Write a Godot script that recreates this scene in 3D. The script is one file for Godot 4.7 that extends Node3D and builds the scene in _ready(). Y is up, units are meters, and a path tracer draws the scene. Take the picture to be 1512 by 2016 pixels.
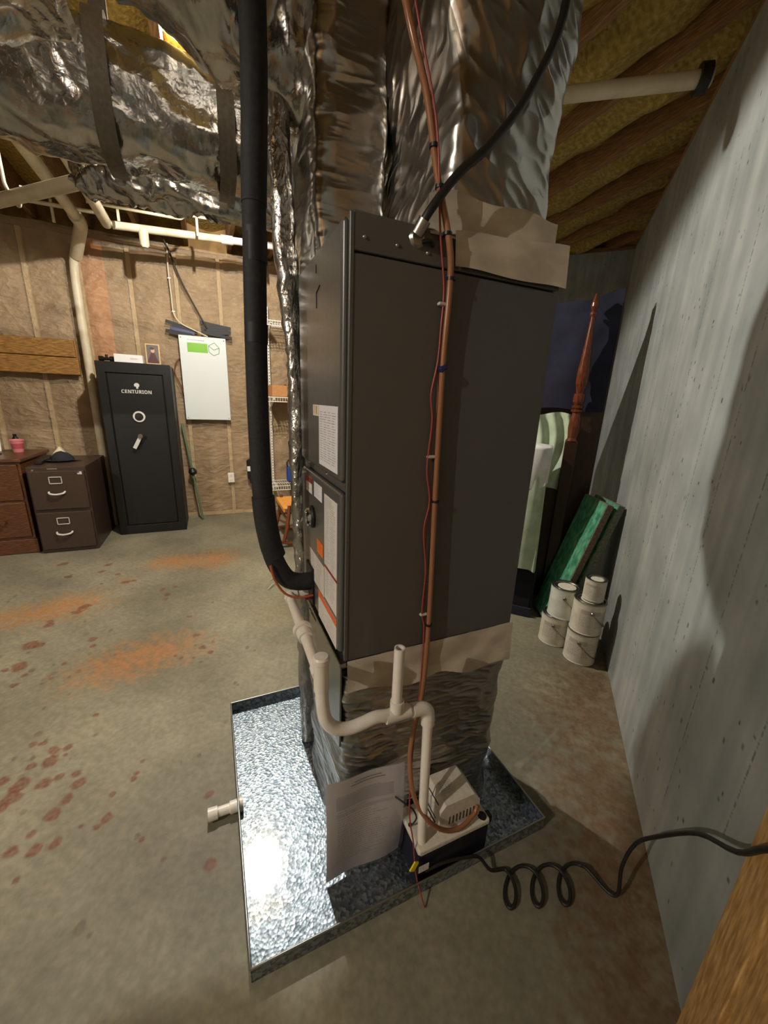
extends Node3D
# A basement corner: a dark grey air handler on a galvanised pan, foil wrapped ducts, concrete walls.

const WD := Vector3(0.725, 0, -0.689)      # along the angled concrete wall, away from the camera
const WN := Vector3(-0.689, 0, -0.725)     # from that wall into the room
const WP := Vector3(1.872, 0, -1.09)       # a point on its foot

var base_of := {}
var used := {}
var M := {}


# ---------------------------------------------------------------- mesh building
class Shape:
	var v := PackedVector3Array()
	var n := PackedVector3Array()
	var uv := PackedVector2Array()
	var uv2 := PackedVector2Array()
	var ix := PackedInt32Array()

	func put(p: Vector3, nn: Vector3, t := Vector2.ZERO) -> int:
		v.append(p)
		n.append(nn)
		uv.append(t)
		return v.size() - 1

	func face(a: int, b: int, c: int) -> void:
		var g := (v[b] - v[a]).cross(v[c] - v[a])
		if g.dot(n[a] + n[b] + n[c]) > 0.0:
			ix.append_array([a, c, b])
		else:
			ix.append_array([a, b, c])

	func quad(a: Vector3, b: Vector3, c: Vector3, d: Vector3, out: Vector3) -> Shape:
		var g := (b - a).cross(c - a).normalized()
		if g.dot(out) < 0.0:
			g = -g
		var i := put(a, g, Vector2(0, 1))
		put(b, g, Vector2(1, 1))
		put(c, g, Vector2(1, 0))
		put(d, g, Vector2(0, 0))
		face(i, i + 1, i + 2)
		face(i, i + 2, i + 3)
		return self

	func box(c: Vector3, s: Vector3, bev := 0.002, t := Basis.IDENTITY) -> Shape:
		var h := s * 0.5
		bev = minf(bev, minf(h.x, minf(h.y, h.z)) * 0.95)
		var id := {}
		for x in [-1, 1]:
			for y in [-1, 1]:
				for z in [-1, 1]:
					var q := Vector3(x * h.x, y * h.y, z * h.z)
					id[[x, y, z, 0]] = put(c + t * (q - Vector3(0, y, z) * bev), t * Vector3(x, 0, 0), Vector2(0.5 - 0.5 * z * x, 0.5 - 0.5 * y))
					id[[x, y, z, 1]] = put(c + t * (q - Vector3(x, 0, z) * bev), t * Vector3(0, y, 0), Vector2(0.5 + 0.5 * x, 0.5 + 0.5 * z * y))
					id[[x, y, z, 2]] = put(c + t * (q - Vector3(x, y, 0) * bev), t * Vector3(0, 0, z), Vector2(0.5 + 0.5 * x * z, 0.5 - 0.5 * y))
		for s1 in [-1, 1]:
			_four(id[[s1, -1, -1, 0]], id[[s1, 1, -1, 0]], id[[s1, 1, 1, 0]], id[[s1, -1, 1, 0]])
			_four(id[[-1, s1, -1, 1]], id[[1, s1, -1, 1]], id[[1, s1, 1, 1]], id[[-1, s1, 1, 1]])
			_four(id[[-1, -1, s1, 2]], id[[1, -1, s1, 2]], id[[1, 1, s1, 2]], id[[-1, 1, s1, 2]])
			for s2 in [-1, 1]:
				_four(id[[s1, s2, -1, 0]], id[[s1, s2, 1, 0]], id[[s1, s2, 1, 1]], id[[s1, s2, -1, 1]])
				_four(id[[s1, -1, s2, 0]], id[[s1, 1, s2, 0]], id[[s1, 1, s2, 2]], id[[s1, -1, s2, 2]])
				_four(id[[-1, s1, s2, 1]], id[[1, s1, s2, 1]], id[[1, s1, s2, 2]], id[[-1, s1, s2, 2]])
				for s3 in [-1, 1]:
					face(id[[s1, s2, s3, 0]], id[[s1, s2, s3, 1]], id[[s1, s2, s3, 2]])
		return self

	func _four(a: int, b: int, c: int, d: int) -> void:
		face(a, b, c)
		face(a, c, d)

	func span(a: Vector3, b: Vector3, bev := 0.002) -> Shape:
		return box((a + b) * 0.5, (b - a).abs(), bev)

	# a box from a to b whose cross-section is w by h
	func bar(a: Vector3, b: Vector3, w: float, h: float, bev := 0.002, up := Vector3.UP) -> Shape:
		var y := (b - a).normalized()
		var x := up.cross(y)
		if x.length() < 0.01:
			x = Vector3.RIGHT.cross(y)
			if x.length() < 0.01:
				x = Vector3.FORWARD.cross(y)
		x = x.normalized()
		return box((a + b) * 0.5, Vector3(w, a.distance_to(b), h), bev, Basis(x, y, x.cross(y)))

	# grid of points, smooth normals
	func patch(nu: int, nv: int, f: Callable, wrap_u := false, out := Vector3.ZERO) -> Shape:
		var first := v.size()
		var cu := nu + 1
		for j in nv + 1:
			for i in cu:
				put(f.call(float(i) / nu, float(j) / nv), Vector3.ZERO, Vector2(float(i) / nu, float(j) / nv))
		var tris := PackedInt32Array()
		for j in nv:
			for i in nu:
				var a := first + j * cu + i
				tris.append_array([a, a + 1, a + cu + 1, a, a + cu + 1, a + cu])
		for k in range(0, tris.size(), 3):
			var g := (v[tris[k + 1]] - v[tris[k]]).cross(v[tris[k + 2]] - v[tris[k]])
			for m in 3:
				n[tris[k + m]] += g
		if wrap_u:
			for j in nv + 1:
				var s := n[first + j * cu] + n[first + j * cu + nu]
				n[first + j * cu] = s
				n[first + j * cu + nu] = s
		var flip := 1.0
		if out != Vector3.ZERO:
			var total := Vector3.ZERO
			for k in range(first, v.size()):
				total += n[k]
			if total.dot(out) < 0.0:
				flip = -1.0
		for k in range(first, v.size()):
			n[k] = (n[k] * flip).normalized()
		for k in range(0, tris.size(), 3):
			face(tris[k], tris[k + 1], tris[k + 2])
		return self

	static func frames(p: Array) -> Array:
		var out := []
		var x := Vector3.ZERO
		for i in p.size():
			var t: Vector3 = (p[mini(i + 1, p.size() - 1)] - p[maxi(i - 1, 0)]).normalized()
			if x == Vector3.ZERO:
				x = t.cross(Vector3.UP)
				if x.length() < 0.2:
					x = t.cross(Vector3.BACK)
			x = (x - t * x.dot(t)).normalized()
			out.append([x, t.cross(x)])
		return out

	func tube(p: Array, r, seg := 12, caps := true) -> Shape:
		var fr := frames(p)
		var first := v.size()
		var along := 0.0
		for i in p.size():
			if i > 0:
				along += (p[i] - p[i - 1]).length()
			var rr: float = r[i] if r is Array else r
			for k in seg + 1:
				var a := TAU * k / seg
				var d: Vector3 = fr[i][0] * cos(a) + fr[i][1] * sin(a)
				put(p[i] + d * rr, d, Vector2(float(k) / seg, along))
		for i in p.size() - 1:
			for k in seg:
				var a := first + i * (seg + 1) + k
				_four(a, a + 1, a + seg + 2, a + seg + 1)
		if caps:
			for e in [0, p.size() - 1]:
				var t: Vector3 = (p[e] - p[1 if e == 0 else e - 1]).normalized()
				var rr: float = r[e] if r is Array else r
				var c := put(p[e], t)
				var ring := []
				for k in seg + 1:
					var a := TAU * k / seg
					ring.append(put(p[e] + (fr[e][0] * cos(a) + fr[e][1] * sin(a)) * rr, t))
				for k in seg:
					face(c, ring[k], ring[k + 1])
		return self

	# profile of Vector2(radius, height) turned round the y axis of t
	func lathe(prof: Array, seg := 24, t := Transform3D.IDENTITY) -> Shape:
		for i in prof.size() - 1:
			var a: Vector2 = prof[i]
			var b: Vector2 = prof[i + 1]
			var d := b - a
			if d.length() < 0.00001:
				continue
			var nn := Vector2(d.y, -d.x).normalized()
			var first := v.size()
			for k in seg + 1:
				var w := TAU * k / seg
				var c := Vector3(cos(w), 0, sin(w))
				var q := t.basis * (c * nn.x + Vector3.UP * nn.y)
				put(t * (c * a.x + Vector3.UP * a.y), q, Vector2(float(k) / seg, 1.0 - float(i) / (prof.size() - 1)))
				put(t * (c * b.x + Vector3.UP * b.y), q, Vector2(float(k) / seg, 1.0 - float(i + 1) / (prof.size() - 1)))
			for k in seg:
				var o := first + k * 2
				_four(o, o + 2, o + 3, o + 1)
		return self

	# a flat outline in the plane of t (x, y), pushed out along its z by depth
	func prism(outline: PackedVector2Array, depth: float, t := Transform3D.IDENTITY) -> Shape:
		var tr := Geometry2D.triangulate_polygon(outline)
		for s in [0.0, depth]:
			var nn: Vector3 = t.basis.z * (1.0 if s > 0.0 else -1.0)
			var first := v.size()
			for q in outline:
				put(t * Vector3(q.x, q.y, s), nn, q)
			for k in range(0, tr.size(), 3):
				face(first + tr[k], first + tr[k + 1], first + tr[k + 2])
		var turn := -1.0 if Geometry2D.is_polygon_clockwise(outline) else 1.0
		for k in outline.size():
			var a := outline[k]
			var b := outline[(k + 1) % outline.size()]
			var e := (b - a).normalized() * turn
			quad(t * Vector3(a.x, a.y, 0), t * Vector3(b.x, b.y, 0), t * Vector3(b.x, b.y, depth), t * Vector3(a.x, a.y, depth), t.basis * Vector3(e.y, -e.x, 0))
		return self

	# winds every face to agree with its normals
	func rewind() -> Shape:
		var old := ix
		ix = PackedInt32Array()
		for k in range(0, old.size(), 3):
			face(old[k], old[k + 1], old[k + 2])
		return self

	func moved(by: Vector3) -> ArrayMesh:
		var arr := []
		arr.resize(Mesh.ARRAY_MAX)
		var p := v.duplicate()
		if by != Vector3.ZERO:
			for k in p.size():
				p[k] += by
		arr[Mesh.ARRAY_VERTEX] = p
		arr[Mesh.ARRAY_NORMAL] = n
		arr[Mesh.ARRAY_TEX_UV] = uv
		if uv2.size() == v.size():
			arr[Mesh.ARRAY_TEX_UV2] = uv2
		arr[Mesh.ARRAY_INDEX] = ix
		var m := ArrayMesh.new()
		m.add_surface_from_arrays(Mesh.PRIMITIVE_TRIANGLES, arr)
		return m


func smooth(p: Array, k := 6) -> Array:
	var out := []
	for i in p.size() - 1:
		var a: Vector3 = p[maxi(i - 1, 0)]
		var d: Vector3 = p[mini(i + 2, p.size() - 1)]
		for j in k:
			out.append(p[i].cubic_interpolate(p[i + 1], a, d, float(j) / k))
	out.append(p[-1])
	return out


# straight legs joined by round bends of radius r
func bends(p: Array, r: float, k := 6) -> Array:
	var out := [p[0]]
	for i in range(1, p.size() - 1):
		var a: Vector3 = (p[i - 1] - p[i]).normalized()
		var b: Vector3 = (p[i + 1] - p[i]).normalized()
		for j in k + 1:
			var t := float(j) / k
			var q0: Vector3 = p[i] + a * r
			var q1: Vector3 = p[i] + b * r
			out.append(q0.lerp(p[i], t).lerp(p[i].lerp(q1, t), t))
	out.append(p[-1])
	return out


# ---------------------------------------------------------------- objects
func numbered(called: String) -> String:
	used[called] = used.get(called, -1) + 1
	return called if used[called] == 0 else "%s_%03d" % [called, used[called]]


func tag(o: Node, label: String, category := "", group := "", kind := "") -> Node:
	if label:
		o.set_meta("label", label)
	if category:
		o.set_meta("category", category)
	if group:
		o.set_meta("group", group)
	if kind:
		o.set_meta("kind", kind)
	return o


func thing(called: String, label: String, category: String, at: Vector3, group := "") -> Node3D:
	var o := Node3D.new()
	o.name = numbered(called)
	add_child(o)
	o.position = at
	base_of[o] = at
	tag(o, label, category, group)
	return o


func obj(called: String, s: Shape, m: Material, parent: Node = null) -> MeshInstance3D:
	var o := MeshInstance3D.new()
	var by := Vector3.ZERO
	if parent:
		by = base_of.get(parent, Vector3.ZERO)
		o.name = called
		o.mesh = s.moved(-by)
		parent.add_child(o, true)
	else:
		o.name = numbered(called)
		o.mesh = s.moved(Vector3.ZERO)
		add_child(o)
	o.material_override = m
	base_of[o] = by
	return o


func single(called: String, s: Shape, m: Material, label: String, category: String, group := "") -> MeshInstance3D:
	var o := obj(called, s, m)
	tag(o, label, category, group)
	return o


func setting(called: String, s: Shape, m: Material, label := "") -> MeshInstance3D:
	var o := obj(called, s, m)
	tag(o, label, "", "", "structure")
	return o


func text(called: String, words: String, size: float, at: Vector3, t: Basis, m: Material, parent: Node, bold := false, deep := 0.0012) -> MeshInstance3D:
	var tm := TextMesh.new()
	var f := SystemFont.new()
	f.font_names = PackedStringArray(["Droid Sans"])
	f.font_weight = 700 if bold else 400
	tm.font = f
	tm.text = words
	tm.font_size = 64
	tm.pixel_size = size / 64.0
	tm.depth = deep
	var o := MeshInstance3D.new()
	o.name = called
	o.mesh = tm
	o.material_override = m
	parent.add_child(o, true)
	o.transform = Transform3D(t, at - base_of.get(parent, Vector3.ZERO))
	return o


# ---------------------------------------------------------------- materials
func c8(r: int, g: int, b: int) -> Color:
	return Color8(r, g, b)


func mat(color: Color, rough := 0.6, metal := 0.0) -> StandardMaterial3D:
	var m := StandardMaterial3D.new()
	m.albedo_color = color
	m.roughness = rough
	m.metallic = metal
	return m


func noise(kind: int, freq: float, seed: int, octaves := 3) -> FastNoiseLite:
	var f := FastNoiseLite.new()
	f.noise_type = kind
	f.frequency = freq
	f.seed = seed
	f.fractal_type = FastNoiseLite.FRACTAL_FBM if octaves > 1 else FastNoiseLite.FRACTAL_NONE
	f.fractal_octaves = octaves
	return f


func tiled(f: FastNoiseLite, side := 512) -> Image:
	var im := f.get_seamless_image(side, side)
	im.convert(Image.FORMAT_L8)
	return im


func tex(im: Image) -> ImageTexture:
	return ImageTexture.create_from_image(im)


func normals(im: Image, strength: float) -> ImageTexture:
	var k := im.duplicate()
	k.bump_map_to_normal_map(strength)
	k.convert(Image.FORMAT_RGB8)
	return tex(k)


# two colours mixed by grey noise
func tint(im: Image, a: Color, b: Color, gain := 1.0) -> Image:
	var d := im.get_data()
	var out := PackedByteArray()
	out.resize(d.size() * 3)
	for k in d.size():
		var t := clampf((d[k] / 255.0 - 0.5) * gain + 0.5, 0.0, 1.0)
		out[k * 3] = int(255.0 * lerpf(a.r, b.r, t))
		out[k * 3 + 1] = int(255.0 * lerpf(a.g, b.g, t))
		out[k * 3 + 2] = int(255.0 * lerpf(a.b, b.b, t))
	return Image.create_from_data(im.get_width(), im.get_height(), false, Image.FORMAT_RGB8, out)


# a tileable image read along two slanted whole-number steps, so that it still tiles
func sheared(im: Image, a: int, b: int, c: int, d: int) -> Image:
	var n := im.get_width()
	var src := im.get_data()
	var out := PackedByteArray()
	out.resize(n * n)
	for y in n:
		for x in n:
			out[y * n + x] = src[posmod(c * x + d * y, n) * n + posmod(a * x + b * y, n)]
	return Image.create_from_data(n, n, false, Image.FORMAT_L8, out)


func blend(p: Image, q: Image, share: float) -> Image:
	var a := p.get_data()
	var b := q.get_data()
	for k in a.size():
		a[k] = int(a[k] * share + b[k] * (1.0 - share))
	return Image.create_from_data(p.get_width(), p.get_height(), false, Image.FORMAT_L8, a)


func triplanar(m: StandardMaterial3D, scale: Vector3) -> StandardMaterial3D:
	m.uv1_triplanar = true
	m.uv1_scale = scale
	return m


func grained(color_a: Color, color_b: Color, im: Image, scale: Vector3, rough := 0.6, gain := 1.6) -> StandardMaterial3D:
	var m := mat(Color.WHITE, rough)
	m.albedo_texture = tex(tint(im, color_a, color_b, gain))
	return triplanar(m, scale)


func make_materials() -> void:
	var fine := tiled(noise(FastNoiseLite.TYPE_SIMPLEX_SMOOTH, 0.05, 3, 4), 256)
	var broad := tiled(noise(FastNoiseLite.TYPE_SIMPLEX_SMOOTH, 0.012, 5, 5), 256)
	# crumpled foil: cones of a cellular noise with ridges across
	var cell := noise(FastNoiseLite.TYPE_CELLULAR, 0.03, 11, 1)
	cell.cellular_return_type = FastNoiseLite.RETURN_DISTANCE2_SUB
	cell.domain_warp_enabled = true
	cell.domain_warp_amplitude = 18.0
	cell.domain_warp_frequency = 0.02
	var ridge := noise(FastNoiseLite.TYPE_SIMPLEX, 0.014, 12, 4)
	ridge.fractal_type = FastNoiseLite.FRACTAL_RIDGED
	var ci := tiled(cell).get_data()
	var ri := tiled(ridge).get_data()
	var mix := PackedByteArray()
	mix.resize(ci.size())
	for k in ci.size():
		mix[k] = int(0.45 * ci[k] + 0.55 * ri[k])
	var crumple := Image.create_from_data(512, 512, false, Image.FORMAT_L8, mix)
	var rim := tiled(ridge)
	var slow := noise(FastNoiseLite.TYPE_SIMPLEX, 0.008, 13, 2)
	slow.fractal_type = FastNoiseLite.FRACTAL_RIDGED
	var folds := tiled(slow)
	var diagonal := blend(sheared(folds, 1, 1, -2, 2), crumple, 0.86)
	var level := blend(sheared(folds, 1, 0, 0, 5), folds, 0.7)
	var level_tilted := blend(sheared(folds, 1, 1, -1, 4), crumple, 0.75)
	for a in [["foil", blend(folds, crumple, 0.4), Vector3(1.7, 1.7, 1.7), 0.6, 0.26], ["foil_plenum", diagonal, Vector3(0.7, 0.7, 0.7), 0.32, 0.3], ["foil_flat", level, Vector3(0.85, 0.85, 0.85), 0.16, 0.27], ["foil_upright", crumple, Vector3(4.5, 1.6, 4.5), 0.9, 0.28], ["foil_low", level_tilted, Vector3(1.0, 1.0, 1.0), 0.5, 0.3]]:
		var m := mat(c8(182, 179, 174), a[4], 1.0)
		m.normal_enabled = true
		m.normal_texture = normals(a[1], 9.0)
		m.normal_scale = a[3]
		M[a[0]] = triplanar(m, a[2])
	# galvanised sheet: every crystal has its own tilt and tone
	var sp := noise(FastNoiseLite.TYPE_CELLULAR, 0.16, 21, 1)
	sp.cellular_return_type = FastNoiseLite.RETURN_CELL_VALUE
	sp.cellular_jitter = 1.0
	var tone := tiled(sp)
	var bump := noise(FastNoiseLite.TYPE_CELLULAR, 0.16, 21, 1)
	bump.cellular_return_type = FastNoiseLite.RETURN_DISTANCE
	var gz := mat(Color.WHITE, 0.45, 1.0)
	gz.clearcoat_enabled = true
	gz.clearcoat = 0.7
	gz.clearcoat_roughness = 0.1
	gz.albedo_texture = tex(tint(tone, c8(100, 112, 122), c8(168, 180, 190), 1.3))
	gz.normal_enabled = true
	gz.normal_texture = normals(tiled(bump), 3.0)
	gz.normal_scale = 0.3
	M.galvanised = triplanar(gz, Vector3(1.5, 1.5, 1.5))
	M.zinc = mat(c8(160, 162, 160), 0.35, 1.0)
	M.silver_paint = mat(c8(206, 204, 198), 0.4)
	M.steel = mat(c8(176, 174, 170), 0.3, 1.0)
	M.chrome = mat(c8(225, 225, 225), 0.12, 1.0)
	var cab := mat(c8(84, 83, 80), 0.36)
	cab.roughness_texture = tex(tint(fine, Color(0.8, 0.8, 0.8), Color.WHITE))
	M.cabinet = triplanar(cab, Vector3(3, 3, 3))
	M.cabinet.clearcoat_enabled = true
	M.cabinet.clearcoat = 0.35
	M.cabinet.clearcoat_roughness = 0.22
	M.pvc = grained(c8(222, 216, 204), c8(236, 231, 221), broad, Vector3(2, 2, 2), 0.35)
	M.pvc_old = grained(c8(196, 182, 150), c8(216, 204, 176), broad, Vector3(2, 2, 2), 0.45)
	M.black_foam = grained(c8(24, 24, 27), c8(38, 38, 42), fine, Vector3(5, 5, 5), 0.75)
	M.black_tape = mat(c8(16, 16, 20), 0.6)
	M.black = mat(c8(18, 18, 19), 0.45)
	M.black_rubber = mat(c8(26, 22, 19), 0.5)
	M.safe = grained(c8(9, 9, 10), c8(15, 15, 17), fine, Vector3(8, 8, 8), 0.5)
	M.white = mat(c8(232, 231, 226), 0.4)
	M.lid = grained(c8(205, 198, 184), c8(218, 211, 198), fine, Vector3(4, 4, 4), 0.45)
	M.navy_plastic = mat(c8(22, 22, 36), 0.4)
	M.mastic = grained(c8(176, 166, 148), c8(206, 196, 178), broad, Vector3(2, 4, 2), 0.7)
	M.vinyl = mat(c8(146, 98, 68), 0.25)
	M.red_wire = mat(c8(150, 62, 50), 0.4)
	M.brown_wire = mat(c8(120, 66, 46), 0.4)
	M.orange_wire = mat(c8(176, 92, 50), 0.3)
	M.beige_wire = mat(c8(200, 186, 154), 0.5)
	M.blue_tape = mat(c8(36, 44, 96), 0.4)
	M.yellow = mat(c8(226, 200, 30), 0.5)
	M.rust = mat(c8(120, 76, 44), 0.7)
	M.clip = mat(c8(196, 188, 178), 0.3)
	# timber
	var grain := tiled(noise(FastNoiseLite.TYPE_SIMPLEX_SMOOTH, 0.03, 31, 5))
	M.pine = grained(c8(150, 112, 62), c8(196, 158, 100), grain, Vector3(9, 0.7, 9), 0.7, 2.2)
	M.joist = grained(c8(116, 84, 48), c8(160, 122, 74), grain, Vector3(9, 9, 0.6), 0.8, 2.0)
	M.stud = grained(c8(186, 156, 108), c8(214, 186, 140), grain, Vector3(9, 0.6, 9), 0.8)
	M.plank = grained(c8(122, 84, 36), c8(178, 132, 66), grain, Vector3(0.8, 9, 9), 0.6, 2.4)
	M.cherry = grained(c8(70, 42, 24), c8(112, 70, 42), grain, Vector3(0.9, 8, 8), 0.35, 2.0)
	M.mahogany = grained(c8(74, 34, 16), c8(120, 60, 30), grain, Vector3(9, 1.0, 9), 0.22, 2.0)
	M.dark_wood = grained(c8(34, 20, 12), c8(58, 34, 20), grain, Vector3(9, 1.0, 9), 0.35, 2.0)
	M.chair_wood = grained(c8(92, 46, 20), c8(136, 74, 34), grain, Vector3(9, 1.5, 9), 0.4, 2.0)
	M.rush = grained(c8(206, 134, 50), c8(230, 168, 82), fine, Vector3(2, 9, 9), 0.7, 2.0)
	M.subfloor = grained(c8(120, 92, 54), c8(150, 118, 74), broad, Vector3(2, 2, 2), 0.9)
	# fibreglass
	var batt := grained(c8(148, 122, 54), c8(194, 168, 92), fine, Vector3(2.4, 2.4, 2.4), 0.95, 1.8)
	batt.normal_enabled = true
	batt.normal_texture = normals(fine, 8.0)
	M.batt = batt
	M.kraft = grained(c8(136, 106, 70), c8(168, 136, 94), broad, Vector3(1.4, 1.4, 1.4), 0.8, 1.4)
	M.kraft_orange = grained(c8(176, 112, 62), c8(204, 138, 84), broad, Vector3(1.4, 1.4, 1.4), 0.8, 1.4)
	var film := mat(Color(0.8, 0.72, 0.6, 0.3), 0.32)
	film.transparency = BaseMaterial3D.TRANSPARENCY_ALPHA
	var wr := noise(FastNoiseLite.TYPE_SIMPLEX, 0.012, 41, 4)
	wr.fractal_type = FastNoiseLite.FRACTAL_RIDGED
	film.normal_enabled = true
	film.normal_texture = normals(tiled(wr), 14.0)
	film.normal_scale = 0.85
	M.film = triplanar(film, Vector3(0.7, 1.5, 0.7))
	# things
	M.file = grained(c8(58, 44, 36), c8(68, 52, 42), fine, Vector3(6, 6, 6), 0.38)
	M.card = grained(c8(186, 130, 78), c8(202, 148, 94), fine, Vector3(3, 3, 3), 0.8)
	M.navy = grained(c8(18, 20, 40), c8(28, 30, 54), broad, Vector3(3, 3, 3), 0.9)
	M.navy.rim_enabled = true
	M.navy.rim = 0.3
	M.dark_cloth = grained(c8(14, 15, 26), c8(24, 26, 40), broad, Vector3(3, 3, 3), 0.95)
	M.sheet = grained(c8(168, 186, 158), c8(192, 206, 180), broad, Vector3(3, 3, 3), 0.85)
	M.white_cloth = grained(c8(206, 206, 200), c8(226, 226, 222), broad, Vector3(3, 3, 3), 0.85)
	M.teal = grained(c8(40, 112, 84), c8(112, 176, 140), tiled(noise(FastNoiseLite.TYPE_SIMPLEX_SMOOTH, 0.02, 51, 5)), Vector3(3, 1.2, 3), 0.5, 2.6)
	M.canvas_edge = grained(c8(98, 84, 70), c8(136, 120, 102), fine, Vector3(4, 4, 4), 0.8)
	M.canvas_grey = grained(c8(96, 98, 84), c8(132, 134, 116), fine, Vector3(4, 4, 4), 0.8)
	M.can = grained(c8(208, 201, 184), c8(230, 224, 208), broad, Vector3(4, 4, 4), 0.45)
	M.can_pale = grained(c8(206, 208, 196), c8(226, 228, 218), broad, Vector3(4, 4, 4), 0.4)
	M.can_metal = mat(c8(150, 146, 138), 0.35, 1.0)
	M.lid_paint = grained(c8(206, 200, 180), c8(228, 222, 206), fine, Vector3(6, 6, 6), 0.6)
	M.blue = mat(c8(30, 72, 160), 0.5)
	M.pink = mat(c8(214, 130, 132), 0.45)
	M.cream = mat(c8(226, 208, 180), 0.7)
	M.cap_cloth = grained(c8(30, 30, 38), c8(44, 44, 52), fine, Vector3(9, 9, 9), 0.95)
	M.brass = mat(c8(190, 160, 104), 0.35, 1.0)
	M.porcelain = mat(c8(235, 232, 225), 0.25)
	M.strap = grained(c8(92, 84, 70), c8(112, 104, 90), fine, Vector3(4, 4, 4), 0.7)
	M.green_metal = mat(c8(96, 120, 92), 0.45)
	M.wire_white = mat(c8(226, 222, 210), 0.4)


# printed sheet: paper with lines of small type, a heading and coloured bars; bars are [y0, y1, colour]
func print_sheet(w: int, h: int, seed: int, paper: Color, ink: Color, rows: int, bars: Array, cols := 1, margin := 0.08) -> StandardMaterial3D:
	var r := RandomNumberGenerator.new()
	r.seed = seed
	var im := Image.create(w, h, false, Image.FORMAT_RGB8)
	im.fill(paper)
	for k in rows:
		var y := int(h * (margin + (1.0 - 2.0 * margin) * k / rows))
		var t := maxi(1, int(0.36 * h * (1.0 - 2.0 * margin) / rows))
		for q in cols:
			var x := int(w * (margin + (1.0 - 2.0 * margin) * q / cols))
			var last := int(w * (margin + (1.0 - 2.0 * margin) * (q + r.randf_range(0.55, 0.93)) / cols))
			while x < last:
				var l := r.randi_range(2, 7)
				im.fill_rect(Rect2i(x, y, mini(l, last - x), t), paper.lerp(ink, r.randf_range(0.45, 0.95)))
				x += l + r.randi_range(1, 3)
	for b in bars:
		im.fill_rect(Rect2i(int(w * b[3]) if b.size() > 3 else 0, int(h * b[0]), int(w * (b[4] - b[3])) if b.size() > 3 else w, maxi(1, int(h * (b[1] - b[0])))), b[2])
	var m := mat(Color.WHITE, 0.45)
	m.albedo_texture = tex(im)
	return m


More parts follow.
